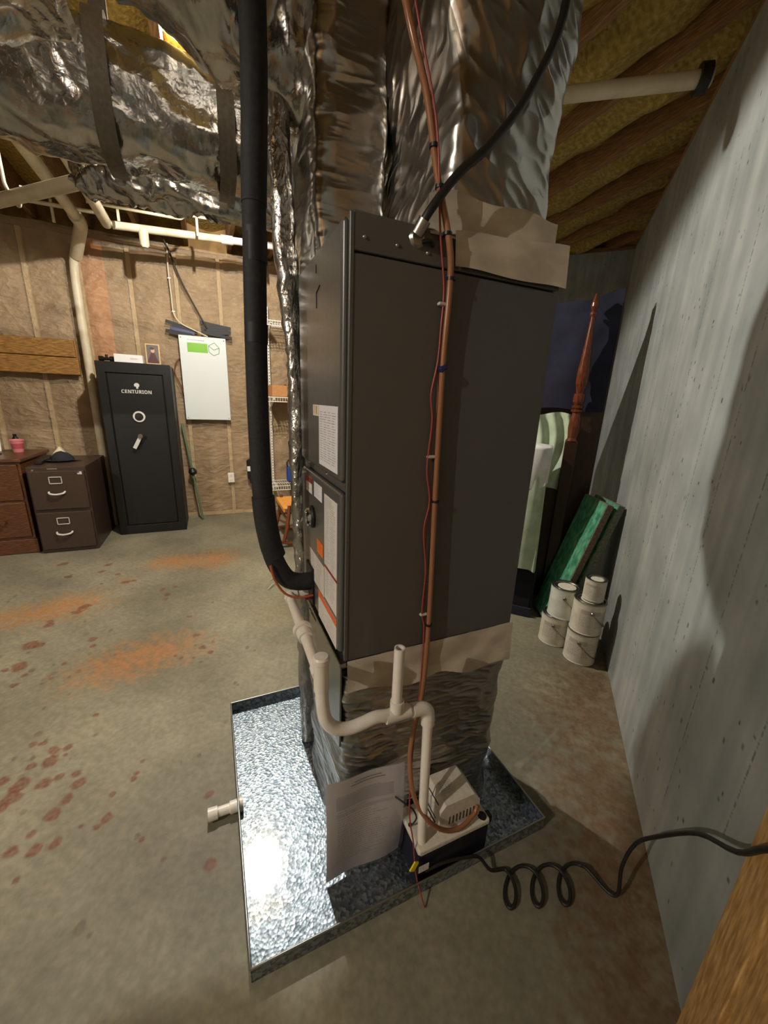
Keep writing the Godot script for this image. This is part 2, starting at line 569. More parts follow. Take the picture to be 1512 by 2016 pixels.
# ---------------------------------------------------------------- textures of the big surfaces
func floor_material() -> StandardMaterial3D:
	var w := 1600
	var h := 1400
	var a := noise(FastNoiseLite.TYPE_SIMPLEX_SMOOTH, 0.006, 61, 4).get_image(w, h).get_data()
	var b := noise(FastNoiseLite.TYPE_SIMPLEX_SMOOTH, 0.05, 62, 3).get_image(w, h).get_data()
	var d := PackedByteArray()
	d.resize(w * h * 3)
	for k in w * h:
		var t := 0.78 * a[k] / 255.0 + 0.22 * b[k] / 255.0
		d[k * 3] = int(102.0 + 60.0 * t)
		d[k * 3 + 1] = int(99.0 + 58.0 * t)
		d[k * 3 + 2] = int(84.0 + 50.0 * t)
	var im := Image.create_from_data(w, h, false, Image.FORMAT_RGB8, d)
	var edge := noise(FastNoiseLite.TYPE_SIMPLEX_SMOOTH, 0.03, 63, 4)
	# rust blooms: centre x, z, half sizes, strength, colour
	var rust := c8(178, 116, 66)
	var brown := c8(106, 78, 52)
	for s in [[-0.39, -3.54, 0.28, 0.22, 0.85, rust], [-0.07, -3.49, 0.3, 0.28, 0.85, rust], [-0.38, -2.2, 0.36, 0.23, 0.75, rust], [-0.58, -2.12, 0.28, 0.2, 0.65, rust], [-1.15, -2.89, 0.5, 0.22, 0.7, rust], [-0.96, -3.0, 0.26, 0.2, 0.6, rust], [-0.7, -3.25, 0.1, 0.1, 0.35, rust], [0.37, -2.41, 0.3, 0.3, 0.25, c8(168, 146, 90)], [1.55, -0.95, 0.4, 0.34, 0.8, brown], [1.26, -0.64, 0.34, 0.3, 0.85, brown], [1.05, -0.43, 0.28, 0.26, 0.85, brown], [0.86, -0.22, 0.26, 0.22, 0.8, brown], [1.78, -1.12, 0.24, 0.24, 0.75, brown]]:
		_stain(im, s[0], s[1], s[2], s[3], s[4], s[5], edge, 0.9)
	var drip := c8(112, 60, 40)
	var spots := [-1.06, -2.29, 0.020, -1.01, -2.30, 0.040, -0.96, -2.21, 0.022, -0.98, -2.14, 0.019, -1.03, -2.50, 0.043, -0.98, -2.49, 0.027, -1.01, -2.71, 0.027, -1.01, -2.76, 0.024, -0.90, -2.83, 0.031, -0.87, -2.89, 0.039, -0.73, -2.45, 0.025, -0.71, -2.38, 0.017, -0.83, -2.14, 0.012, -0.86, -2.11, 0.012, -0.81, -2.25, 0.013, -0.88, -3.62, 0.032, -0.89, -3.49, 0.023, -0.77, -3.40, 0.023, -0.68, -3.22, 0.033, -0.64, -3.23, 0.022, -0.42, -3.00, 0.022, -0.38, -2.90, 0.025, -0.39, -2.84, 0.021, -0.34, -3.02, 0.018, -0.22, -2.53, 0.016, -0.18, -2.29, 0.021, -0.14, -2.15, 0.023, -0.10, -2.09, 0.014, -0.18, -2.19, 0.011, -0.25, -2.09, 0.016, -0.28, -2.12, 0.011, -0.15, -2.02, 0.011, -1.10, -3.46, 0.029, -1.21, -3.75, 0.035, -0.77, -1.70, 0.016, -0.73, -1.69, 0.014, -0.68, -1.63, 0.022, -0.68, -1.58, 0.027, -0.73, -1.58, 0.019, -0.63, -1.63, 0.016, -0.63, -1.59, 0.012, -0.74, -1.50, 0.029, -0.67, -1.48, 0.025, -0.75, -1.45, 0.031, -0.80, -1.54, 0.022, -0.62, -1.49, 0.015, -0.57, -1.48, 0.017, -0.55, -1.43, 0.024, -0.57, -1.38, 0.026, -0.60, -1.33, 0.024, -0.76, -1.42, 0.020, -0.64, -1.28, 0.018, -0.68, -1.24, 0.022, -0.61, -1.22, 0.019, -0.56, -1.22, 0.019, -0.43, -1.25, 0.020, -0.45, -1.23, 0.013, -0.36, -1.40, 0.011, -0.37, -1.38, 0.013, -0.43, -1.34, 0.011, -0.57, -1.79, 0.013, -0.35, -1.45, 0.010, -0.31, -1.13, 0.010, -0.50, -1.25, 0.008, -0.24, -1.04, 0.008, -0.11, -1.21, 0.018, -0.11, -0.97, 0.019, -0.63, -1.14, 0.010]
	for k in range(0, spots.size(), 3):
		_stain(im, spots[k], spots[k + 1], spots[k + 2] * 1.1, spots[k + 2] * 1.1, 0.72, drip, edge, 0.35)
	var r := RandomNumberGenerator.new()
	r.seed = 7
	for k in 110:
		var q := Vector2(r.randf_range(-1.5, 0.2), r.randf_range(-3.8, -0.9))
		var s := r.randf_range(0.005, 0.014)
		_stain(im, q.x, q.y, s, s * 1.4, r.randf_range(0.3, 0.6), c8(84, 66, 48), edge, 0.35)
	var m := mat(Color.WHITE, 0.62)
	m.albedo_texture = tex(im)
	m.detail_enabled = true
	m.detail_blend_mode = BaseMaterial3D.BLEND_MODE_MUL
	m.detail_uv_layer = BaseMaterial3D.DETAIL_UV_2
	m.detail_albedo = tex(tint(tiled(noise(FastNoiseLite.TYPE_SIMPLEX_SMOOTH, 0.03, 64, 5)), Color(0.88, 0.88, 0.87), Color(1, 1, 1), 1.3))
	return m


# a stain with an irregular outline on the floor image; soft is the share of its radius over which it thins out
func _stain(im: Image, x: float, z: float, rx: float, rz: float, much: float, color: Color, edge: FastNoiseLite, soft: float) -> void:
	var cx := (x + 3.7) * 200.0
	var cz := (z + 5.2) * 200.0
	for py in range(int(cz - rz * 300), int(cz + rz * 300) + 1):
		for px in range(int(cx - rx * 300), int(cx + rx * 300) + 1):
			if px < 0 or py < 0 or px >= im.get_width() or py >= im.get_height():
				continue
			var q := Vector2((px - cx) / (rx * 200.0), (py - cz) / (rz * 200.0)).length()
			q += 0.6 * edge.get_noise_2d(px * 2.3, py * 2.3)
			var t := clampf((1.0 - q) / soft, 0.0, 1.0) * much * (0.8 + 0.5 * edge.get_noise_2d(px * 9.0, py * 9.0))
			if t > 0.0:
				im.set_pixel(px, py, im.get_pixel(px, py).lerp(color, clampf(t, 0.0, 1.0)))


# poured wall: upright streaks, seams of the form boards, small pits; metres wide and high
func concrete_wall(wide: float, high: float, seed: int) -> StandardMaterial3D:
	var w := int(wide * 200.0)
	var h := int(high * 200.0)
	var r := RandomNumberGenerator.new()
	r.seed = seed
	var s := noise(FastNoiseLite.TYPE_SIMPLEX_SMOOTH, 0.03, seed, 4)
	var a := noise(FastNoiseLite.TYPE_SIMPLEX_SMOOTH, 0.012, seed + 1, 4).get_image(w, h).get_data()
	var d := PackedByteArray()
	d.resize(w * h * 3)
	for y in h:
		for x in w:
			var k := y * w + x
			var t := 0.5 * a[k] / 255.0 + 0.5 * (0.5 + 0.5 * s.get_noise_2d(x * 1.6, y * 0.09))
			d[k * 3] = int(112.0 + 58.0 * t)
			d[k * 3 + 1] = int(117.0 + 57.0 * t)
			d[k * 3 + 2] = int(115.0 + 54.0 * t)
	var im := Image.create_from_data(w, h, false, Image.FORMAT_RGB8, d)
	for k in int(wide / 0.3):
		var x := int((k + r.randf_range(0.2, 0.8)) * 0.3 * 200.0)
		var y := r.randi_range(0, h / 3)
		var last := r.randi_range(h / 2, h)
		while y < last:
			if r.randf() < 0.6:
				var p := Vector2i(clampi(x + int(1.5 * s.get_noise_1d(y * 0.4)), 0, w - 1), y)
				im.set_pixelv(p, im.get_pixelv(p).darkened(r.randf_range(0.15, 0.45)))
			y += 1
	for k in int(wide * high * 60.0):
		var p := Rect2i(r.randi_range(0, w - 3), r.randi_range(0, h - 4), r.randi_range(1, 2), r.randi_range(1, 3))
		im.fill_rect(p, im.get_pixelv(p.position).darkened(r.randf_range(0.25, 0.55)))
	var m := mat(Color.WHITE, 0.8)
	m.albedo_texture = tex(im)
	return m


# ---------------------------------------------------------------- ducts
# a wrapped duct: rounded section (w by h half sizes, e how square) swept along a path, crumpled by noise
func wrapped(path: Array, w, h, e: float, nu: int, amp: float, freq: float, seed: int, cap := true) -> Shape:
	var f := noise(FastNoiseLite.TYPE_SIMPLEX, 1.0, seed, 3)
	f.fractal_type = FastNoiseLite.FRACTAL_RIDGED
	var fr := Shape.frames(path)
	var nv := path.size() - 1
	var s := Shape.new()
	var ring := func(u: float, i: int, shrink: float) -> Vector3:
		var c := cos(TAU * u)
		var q := sin(TAU * u)
		var ww: float = w[i] if w is Array else w
		var hh: float = h[i] if h is Array else h
		var x := ww * signf(c) * pow(absf(c), 2.0 / e) * shrink
		var y := hh * signf(q) * pow(absf(q), 2.0 / e) * shrink
		var out: Vector3 = (fr[i][0] * c + fr[i][1] * q)
		var p: Vector3 = path[i] + fr[i][0] * x + fr[i][1] * y
		return p + out * amp * (f.get_noise_3dv(p * freq) - 0.3) * minf(shrink * 1.0, 1.0)
	s.patch(nu, nv, func(u: float, v: float): return ring.call(u, roundi(v * nv), 1.0), true, Vector3.ZERO)
	# outward normals
	var g: Vector3 = s.v[nu / 4 + (nu + 1) * (nv / 2)] - path[nv / 2]
	if s.n[nu / 4 + (nu + 1) * (nv / 2)].dot(g) < 0.0:
		for k in s.n.size():
			s.n[k] = -s.n[k]
		for k in range(0, s.ix.size(), 3):
			var t := s.ix[k]
			s.ix[k] = s.ix[k + 1]
			s.ix[k + 1] = t
	if cap:
		for i in [0, nv]:
			var t: Vector3 = (path[i] - path[1 if i == 0 else nv - 1]).normalized()
			var c := s.put(path[i], t)
			var first := s.v.size()
			for k in nu + 1:
				s.put(ring.call(float(k) / nu, i, 1.0), t)
			for k in nu:
				s.face(c, first + k, first + k + 1)
	return s


func line(a: Vector3, b: Vector3, k: int) -> Array:
	var out := []
	for i in k + 1:
		out.append(a.lerp(b, float(i) / k))
	return out


func wall_at(t: float, y: float, off: float) -> Vector3:
	return WP + WD * t + WN * off + Vector3(0, y, 0)


func bulb(at: Vector3, energy: float, color: Color, label: String) -> void:
	var t := thing("ceiling_lamp", label, "lamp", at + Vector3(0, 0.12, 0), "bare bulbs under the joists")
	obj("lamp_holder", Shape.new().lathe([Vector2(0.0, 0.1), Vector2(0.055, 0.1), Vector2(0.053, 0.085), Vector2(0.03, 0.065), Vector2(0.022, 0.04), Vector2(0.0, 0.04)], 20, Transform3D(Basis.IDENTITY, at)), M.porcelain, t)
	obj("mounting_board", Shape.new().span(at + Vector3(-0.19, 0.1, -0.06), at + Vector3(0.16, 0.12, 0.06), 0.003), M.joist, t)
	var glow := mat(Color.WHITE, 0.4)
	glow.emission_enabled = true
	glow.emission = color
	glow.emission_energy_multiplier = 24.0
	obj("light_bulb", Shape.new().lathe([Vector2(0.013, 0.05), Vector2(0.015, 0.035), Vector2(0.027, 0.012), Vector2(0.03, -0.008), Vector2(0.024, -0.028), Vector2(0.012, -0.037), Vector2(0.0, -0.038)], 20, Transform3D(Basis.IDENTITY, at)), glow, t)
	var l := OmniLight3D.new()
	l.name = "bulb_light"
	l.light_color = color
	l.light_energy = energy
	l.light_size = 0.014
	l.omni_range = 14.0
	l.omni_attenuation = 2.0
	l.shadow_enabled = true
	add_child(l, true)
	l.position = at


func _ready() -> void:
	# ------------------------------------------------ camera, sky, exposure
	var cam := Camera3D.new()
	cam.name = "camera"
	cam.fov = 106.19
	cam.near = 0.03
	add_child(cam)
	cam.transform = Transform3D(Basis(Vector3(0.9150, 0.0400, 0.4002), Vector3(0.0750, 0.9606, -0.2676), Vector3(-0.3952, 0.2748, 0.8764)).orthonormalized(), Vector3(0, 1.4, 0))
	cam.current = true
	var env := Environment.new()
	env.background_mode = Environment.BG_COLOR
	env.background_color = Color.BLACK
	env.tonemap_mode = Environment.TONE_MAPPER_LINEAR
	env.tonemap_exposure = 1.0
	env.sdfgi_enabled = true
	env.ssao_enabled = true
	env.ssil_enabled = true
	var we := WorldEnvironment.new()
	we.name = "environment"
	we.environment = env
	add_child(we)
	make_materials()
	bulb(Vector3(0.131, 2.9, -2.76), 6.0, Color(1.0, 0.985, 0.95), "bare bulb in a porcelain holder behind the large foil duct")
	bulb(Vector3(-3.13, 2.9, 0.22), 6.0, Color(1.0, 0.97, 0.92), "bare bulb in a porcelain holder left of the camera")

	# ------------------------------------------------ the setting
	build_shell()
	build_ceiling()
	build_back_wall()
	build_ducts()
	build_air_handler()
	build_plumbing()
	build_wiring()
	build_back_left()
	build_shelf()
	build_bed_corner()
	build_cans()


func build_shell() -> void:
	var fl := Shape.new().span(Vector3(-3.7, -0.12, -5.2), Vector3(4.3, 0, 1.8), 0.0005)
	for p in fl.uv:
		fl.uv2.append(p * Vector2(16, 14))
	setting("floor", fl, floor_material(), "stained grey concrete floor with rust blooms and brown drips")
	var cm := concrete_wall(6.4, 2.84, 71)
	var turn := Basis(WD, Vector3.UP, -WN)
	setting("wall_right", Shape.new().box(wall_at(-0.7, 1.42, -0.1), Vector3(6.4, 2.84, 0.2), 0.002, turn), cm, "angled poured concrete wall with upright streaks")
	setting("wall_corner", Shape.new().box(wall_at(2.6, 1.42, 1.45), Vector3(0.2, 2.84, 3.2), 0.002, turn), cm, "poured concrete wall behind the bed parts")
	var plain: Material = M.kraft
	setting("wall_left", Shape.new().span(Vector3(-3.7, 0, -5.2), Vector3(-3.55, 3.1, 1.8)), mat(c8(158, 158, 152), 0.85))
	setting("wall_front", Shape.new().span(Vector3(-3.55, 0, 1.65), Vector3(4.3, 3.1, 1.8)), plain)
	setting("wall_outer", Shape.new().span(Vector3(4.15, 0, -5.2), Vector3(4.3, 3.1, 1.65)), plain)
	# sill timbers on the two concrete walls
	setting("trim_1", Shape.new().box(wall_at(-0.7, 2.86, -0.07), Vector3(6.4, 0.04, 0.14), 0.003, turn), M.joist)
	setting("trim_2", Shape.new().box(wall_at(2.58, 2.86, 1.45), Vector3(0.14, 0.04, 3.2), 0.003, turn), M.joist)
	# wide timber standing against the angled wall close to the camera
	var post := thing("wooden_post", "wide pine boards standing upright against the concrete wall at lower right", "post", wall_at(-1.5, 0, 0.03))
	obj("board", Shape.new().box(wall_at(-1.4, 1.35, 0.024), Vector3(0.09, 2.7, 0.042), 0.004, turn), M.pine, post)
	obj("board", Shape.new().box(wall_at(-1.546, 1.35, 0.019), Vector3(0.19, 2.7, 0.036), 0.004, turn), M.pine, post)
	obj("board", Shape.new().box(wall_at(-1.74, 1.35, 0.019), Vector3(0.19, 2.7, 0.036), 0.004, turn), M.pine, post)


func build_ceiling() -> void:
	var top := setting("ceiling", Shape.new().span(Vector3(-3.7, 3.1, -5.2), Vector3(4.3, 3.22, 1.8)), M.subfloor, "joists with yellow fibreglass between them")
	var f := noise(FastNoiseLite.TYPE_SIMPLEX_SMOOTH, 1.0, 81, 3)
	var js := Shape.new().span(Vector3(-0.02, 2.86, -5.1), Vector3(0.02, 3.1, 1.65), 0.003).moved(Vector3.ZERO)
	for k in 19:
		var x := -3.34 + 0.406 * k
		var j := MeshInstance3D.new()
		j.name = "joist"
		j.mesh = js
		j.material_override = M.joist
		top.add_child(j, true)
		j.position.x = x
		if k == 18:
			break
		var s := Shape.new()
		var sag := 0.015 if x < 0.6 else 0.05
		var level := 3.05 if x < 0.6 else 2.94
		s.patch(8, 90, func(u: float, v: float):
			var p := Vector3(x + 0.022 + 0.362 * u, level, lerpf(-5.08, 1.62, v))
			p.y += f.get_noise_3d(p.x * 2.2, k * 3.1, p.z * 1.3) * sag * 1.6 + 0.025 * absf(2.0 * u - 1.0) ** 2 - sag * (1.0 - absf(2.0 * u - 1.0))
			return p, false, Vector3.DOWN)
		obj("insulation_batt", s, M.batt, top)


func build_back_wall() -> void:
	var back := setting("wall_back", Shape.new().span(Vector3(-3.55, 0, -5.2), Vector3(1.75, 3.1, -5.02)), M.subfloor, "framed wall of kraft faced insulation behind clear plastic")
	var f := noise(FastNoiseLite.TYPE_SIMPLEX_SMOOTH, 1.0, 91, 3)
	obj("bottom_plate", Shape.new().span(Vector3(-3.55, 0, -5.02), Vector3(1.75, 0.04, -4.915), 0.003), M.stud, back)
	obj("top_plate", Shape.new().span(Vector3(-3.55, 2.76, -5.02), Vector3(1.75, 2.8, -4.915), 0.003), M.joist, back)
	var sm := Shape.new().span(Vector3(-0.019, 0.04, -5.02), Vector3(0.019, 2.76, -4.915), 0.003).moved(Vector3.ZERO)
	for k in 13:
		var x := -3.455 + 0.405 * k
		var st := MeshInstance3D.new()
		st.name = "stud"
		st.mesh = sm
		st.material_override = M.stud
		back.add_child(st, true)
		st.position.x = x
		if k == 12:
			break
		var orange := k == 6
		var s := Shape.new()
		var x0 := x + 0.02
		var w := 0.365
		if orange:
			w = 0.18
			var s2 := Shape.new()
			s2.patch(6, 40, func(u: float, v: float):
				var p := Vector3(x + 0.2 + 0.185 * u, lerpf(0.04, 2.76, v), -4.95)
				p.z += 0.018 * sin(PI * u) + 0.008 * f.get_noise_3d(p.x * 5, p.y * 3, 2.0)
				return p, false, Vector3.BACK)
			obj("insulation_batt", s2, M.kraft, back)
		s.patch(8, 40, func(u: float, v: float):
			var p := Vector3(x0 + w * u, lerpf(0.04, 2.76, v), -4.95)
			p.z += 0.026 * sin(PI * u) + 0.008 * f.get_noise_3d(p.x * 5, p.y * 3, 1.0)
			return p, false, Vector3.BACK)
		obj("insulation_batt", s, M.kraft_orange if orange else M.kraft, back)
	var rid := noise(FastNoiseLite.TYPE_SIMPLEX, 1.0, 92, 3)
	rid.fractal_type = FastNoiseLite.FRACTAL_RIDGED
	var fs := Shape.new()
	fs.patch(220, 110, func(u: float, v: float):
		var p := Vector3(lerpf(-3.54, 1.7, u), lerpf(0.0, 2.8, v), -4.895)
		var bay := fposmod((p.x + 3.455) / 0.405, 1.0)
		var sagging := sin(PI * bay)
		p.z += 0.022 * rid.get_noise_3d(p.x * 1.7, p.y * 5.0 - 1.2 * sagging, 0.0) * sagging + 0.012 * sagging
		if v > 0.93:
			p.z += 0.05 * (v - 0.93) / 0.07
		return p, false, Vector3.BACK)
	var film := obj("plastic_film", fs, M.film, back)
	film.set_meta("label", "wrinkled clear plastic film")


func strap(x: float, parent: Node) -> void:
	var p := []
	for k in 49:
		var a := TAU * k / 48.0
		p.append(Vector3(0, 2.325 + 0.186 * signf(sin(a)) * pow(absf(sin(a)), 0.57), -1.86 + 0.161 * signf(cos(a)) * pow(absf(cos(a)), 0.57)))
	var s := Shape.new()
	s.patch(48, 2, func(u: float, v: float): return p[roundi(u * 48)] + Vector3(x + 0.055 * (v - 0.5), 0, 0), true, Vector3.ZERO)
	for k in s.n.size():
		s.n[k] = (s.v[k] - Vector3(s.v[k].x, 2.325, -1.86)).normalized()
	obj("strap", s.rewind(), M.strap, parent)


func build_ducts() -> void:
	# supply plenum on the air handler
	var pl := thing("supply_plenum", "tall foil wrapped plenum standing on the dark grey air handler", "duct", Vector3(0.64, 1.747, -1.02))
	var wide := []
	for k in 91:
		wide.append(0.147 + 0.022 * smoothstep(26.0, 36.0, k) * (1.0 - 0.4 * smoothstep(40.0, 50.0, k)))
	obj("foil_wrap", wrapped(line(Vector3(0.642, 1.75, -1.03), Vector3(0.638, 2.84, -1.03), 90), wide, 0.2, 9.0, 72, 0.016, 2.6, 101), M.foil_plenum, pl)
	obj("tape_band", Shape.new().patch(30, 8, func(u: float, v: float): return Vector3(lerpf(0.44, 0.79, u), 1.735 + 0.098 * v * (0.92 + 0.05 * sin(11.0 * u)) - 0.016 * clampf((0.2 - u) * 5.0, 0.0, 1.0) * v, -0.8025 - 0.014 * minf(v * 3.0, 1.0) + 0.0012 * sin(19.0 * u + 6.0 * v)), false, Vector3.BACK), M.mastic, pl)
	obj("tape_flap", Shape.new().patch(30, 8, func(u: float, v: float): return Vector3(lerpf(0.502, 0.824, u) - 0.004 * v, 1.684 + (0.066 + 0.026 * u) * v + 0.002 * sin(9.0 * u), -0.7965 - 0.003 * v + 0.0008 * sin(15.0 * u)), false, Vector3.BACK), M.mastic, pl)
	# upright duct beside it
	var du := thing("foil_duct", "upright foil duct left of the plenum above the upper door", "duct", Vector3(0.375, 1.747, -1.26))
	obj("foil_wrap", wrapped(line(Vector3(0.384, 1.75, -1.27), Vector3(0.384, 2.5, -1.27), 70), 0.108, 0.14, 5.0, 64, 0.012, 3.5, 102), M.foil_flat, du)
	# large duct to the left with two straps
	var big := thing("foil_duct", "large horizontal foil duct with two dark straps under the joists", "duct", Vector3(-0.8, 2.15, -1.86))
	obj("foil_wrap", wrapped(line(Vector3(-3.3, 2.325, -1.86), Vector3(0.62, 2.325, -1.86), 190), 0.14, 0.165, 3.5, 72, 0.024, 3.4, 103), M.foil, big)
	strap(-0.23, big)
	obj("hanging_strap", Shape.new().span(Vector3(-0.255, 2.49, -1.862), Vector3(-0.205, 3.08, -1.858), 0.001), M.strap, big)
	strap(0.125, big)
	# elbow that leaves the upright duct over the camera
	var el := thing("foil_duct", "dark foil elbow at the top of the picture above the black pipe", "duct", Vector3(0.3, 2.3, -1.2))
	obj("foil_wrap", wrapped(smooth([Vector3(0.4, 2.23, -1.33), Vector3(0.3, 2.28, -1.34), Vector3(0.16, 2.345, -1.33), Vector3(-0.1, 2.455, -1.32), Vector3(-0.45, 2.6, -1.3)], 16), 0.155, 0.155, 2.2, 56, 0.035, 3.4, 104), M.foil, el)
	var up := thing("foil_duct", "crumpled foil duct end in the upper left corner", "duct", Vector3(-0.6, 2.2, -1.3))
	obj("foil_wrap", wrapped(smooth([Vector3(-1.6, 2.12, -1.15), Vector3(-0.8, 2.12, -1.15), Vector3(-0.5, 2.15, -1.15), Vector3(-0.34, 2.185, -1.15), Vector3(-0.24, 2.225, -1.15)], 18), 0.135, 0.135, 2.2, 48, 0.035, 4.0, 105), M.foil, up)
	# foil wrapped end of the white pipe
	var fw := thing("wrapped_pipe", "bright foil wrapped pipe hanging below the large duct", "pipe", Vector3(0.0, 2.2, -2.15))
	obj("foil_wrap", wrapped(smooth([Vector3(-0.42, 2.30, -2.44), Vector3(-0.33, 2.28, -2.33), Vector3(-0.2, 2.25, -2.22), Vector3(0.05, 2.23, -2.18), Vector3(0.45, 2.25, -2.17)], 16), 0.075, 0.07, 2.3, 40, 0.04, 6.0, 106), M.foil, fw)
	obj("white_pipe", Shape.new().tube([Vector3(-1.75, 2.3, -3.76), Vector3(-0.38, 2.3, -2.39)], 0.03, 18), M.pvc_old, fw)
	obj("hanger", Shape.new().tube(bends([Vector3(-0.83, 2.85, -2.78), Vector3(-0.83, 2.34, -2.8), Vector3(-0.8, 2.262, -2.84), Vector3(-0.76, 2.34, -2.78)], 0.02), 0.008, 8), M.pvc_old, fw)
	# slim foil wrapped riser beside the door
	var ri := thing("wrapped_pipe", "slim foil wrapped riser standing behind the air handler doors", "pipe", Vector3(0.262, 0.02, -1.31))
	obj("foil_wrap", wrapped(smooth([Vector3(0.285, 0.02, -1.31), Vector3(0.278, 0.5, -1.31), Vector3(0.272, 0.9, -1.305), Vector3(0.266, 1.15, -1.305), Vector3(0.264, 1.5, -1.305), Vector3(0.236, 1.82, -1.3), Vector3(0.222, 2.3, -1.3), Vector3(0.225, 2.6, -1.3)], 22), 0.032, 0.032, 2.2, 28, 0.007, 11.0, 107), M.foil_upright, ri)
	# return plenum under the cabinet
	var rp := thing("return_plenum", "wrinkled foil wrapped box carrying the air handler in the metal pan", "duct", Vector3(0.55, 0.006, -1.03))
	obj("foil_wrap", wrapped(line(Vector3(0.552, 0.006, -1.028), Vector3(0.548, 0.69, -1.026), 90), 0.278, 0.216, 14.0, 110, 0.014, 4.0, 108), M.foil_low, rp)
	obj("tape_band", Shape.new().patch(60, 10, func(u: float, v: float): return Vector3(lerpf(0.276, 0.822, u), 0.753 - lerpf(0.098, 0.138, u) * v + 0.01 * sin(15.0 * u) * v, -0.803 + 0.006 * v + 0.003 * sin(23.0 * u + 5.0 * v) * v), false, Vector3.BACK), M.mastic, rp)
	obj("metal_panel", Shape.new().box(Vector3(0.267, 0.6, -0.955), Vector3(0.006, 0.29, 0.26), 0.002), M.zinc, rp)
	obj("panel_flange", Shape.new().box(Vector3(0.266, 0.742, -1.02), Vector3(0.02, 0.012, 0.43), 0.002), M.zinc, rp)
	for z in [-0.84, -0.93, -1.04, -1.15]:
		obj("screw", Shape.new().lathe([Vector2(0.0, 0.006), Vector2(0.004, 0.004), Vector2(0.005, 0.0)], 10, Transform3D(Basis(Vector3.BACK, PI / 2), Vector3(0.263, 0.728, z))), M.chrome, rp)
	# pan
	var pan := thing("drain_pan", "galvanised sheet metal drain pan on the floor under the unit", "pan", Vector3(0.47, 0, -1.12))
	obj("pan_floor", Shape.new().span(Vector3(-0.012, 0.0, -1.585), Vector3(0.95, 0.005, -0.655), 0.001), M.galvanised, pan)
	for a in [[Vector3(-0.012, 0.004, -1.585), Vector3(-0.009, 0.05, -0.655)], [Vector3(0.947, 0.004, -1.585), Vector3(0.95, 0.05, -0.655)], [Vector3(-0.009, 0.004, -0.658), Vector3(0.947, 0.05, -0.655)], [Vector3(-0.009, 0.004, -1.585), Vector3(0.947, 0.05, -1.582)]]:
		obj("pan_side", Shape.new().span(a[0], a[1], 0.0008), M.galvanised, pan)
	for a in [[Vector3(-0.011, 0.05, -1.584), Vector3(-0.011, 0.05, -0.656)], [Vector3(0.949, 0.05, -1.584), Vector3(0.949, 0.05, -0.656)], [Vector3(-0.011, 0.05, -0.656), Vector3(0.949, 0.05, -0.656)], [Vector3(-0.011, 0.05, -1.584), Vector3(0.949, 0.05, -1.584)]]:
		obj("rolled_hem", Shape.new().tube(a, 0.0035, 8), M.zinc, pan)
	obj("drain_fitting", Shape.new().lathe([Vector2(0.012, -0.012), Vector2(0.02, -0.012), Vector2(0.02, 0.03), Vector2(0.0155, 0.032), Vector2(0.0155, 0.07), Vector2(0.02, 0.07), Vector2(0.021, 0.1), Vector2(0.0, 0.1)], 22, Transform3D(Basis(Vector3.BACK, PI / 2), Vector3(-0.008, 0.026, -1.108))), M.pvc, pan)
	obj("lock_nut", Shape.new().lathe([Vector2(0.0, 0.0), Vector2(0.024, 0.0), Vector2(0.024, 0.01), Vector2(0.0, 0.01)], 8, Transform3D(Basis(Vector3.BACK, -PI / 2), Vector3(-0.008, 0.028, -1.108))), M.pvc, pan)
	# document pouch hung on the plenum
	var doc := thing("document_pouch", "printed installation sheet in a clear sleeve hung in front of the foil box", "paper", Vector3(0.34, 0.012, -0.775))
	var lines := print_sheet(220, 330, 5, c8(198, 194, 196), c8(120, 116, 122), 30, [[0.0, 0.14, c8(198, 194, 196)], [0.05, 0.062, c8(110, 106, 112), 0.35, 0.7], [0.075, 0.087, c8(110, 106, 112), 0.3, 0.75], [0.15, 0.27, c8(172, 168, 172), 0.12, 0.86], [0.3, 0.33, c8(176, 172, 176), 0.12, 0.86]], 1, 0.14)
	obj("sheet", Shape.new().patch(16, 20, func(u: float, v: float): return Vector3(lerpf(0.212, 0.452, u), lerpf(0.392, 0.016, v) - 0.018 * u * (1.0 - v), -0.782 + 0.014 * sin(3.0 * v) * (0.6 + 0.4 * u) + 0.004 * sin(8.0 * u + 2.0 * v)), false, Vector3.BACK), lines, doc)
	var clear := mat(Color(0.9, 0.9, 0.92, 0.12), 0.12)
	clear.transparency = BaseMaterial3D.TRANSPARENCY_ALPHA
	obj("clear_sleeve", Shape.new().patch(16, 20, func(u: float, v: float): return Vector3(lerpf(0.206, 0.46, u), lerpf(0.4, 0.012, v) - 0.018 * u * (1.0 - v), -0.778 + 0.015 * sin(3.0 * v) * (0.6 + 0.4 * u) + 0.004 * sin(8.0 * u + 2.0 * v) + 0.0015 * sin(31.0 * u + 17.0 * v)), false, Vector3.BACK), clear, doc)


func sticker(called: String, z0: float, z1: float, y0: float, y1: float, m: Material, parent: Node, x := 0.2565) -> void:
	obj(called, Shape.new().span(Vector3(x - 0.0005, y0, z0), Vector3(x + 0.0005, y1, z1), 0.0002), m, parent)


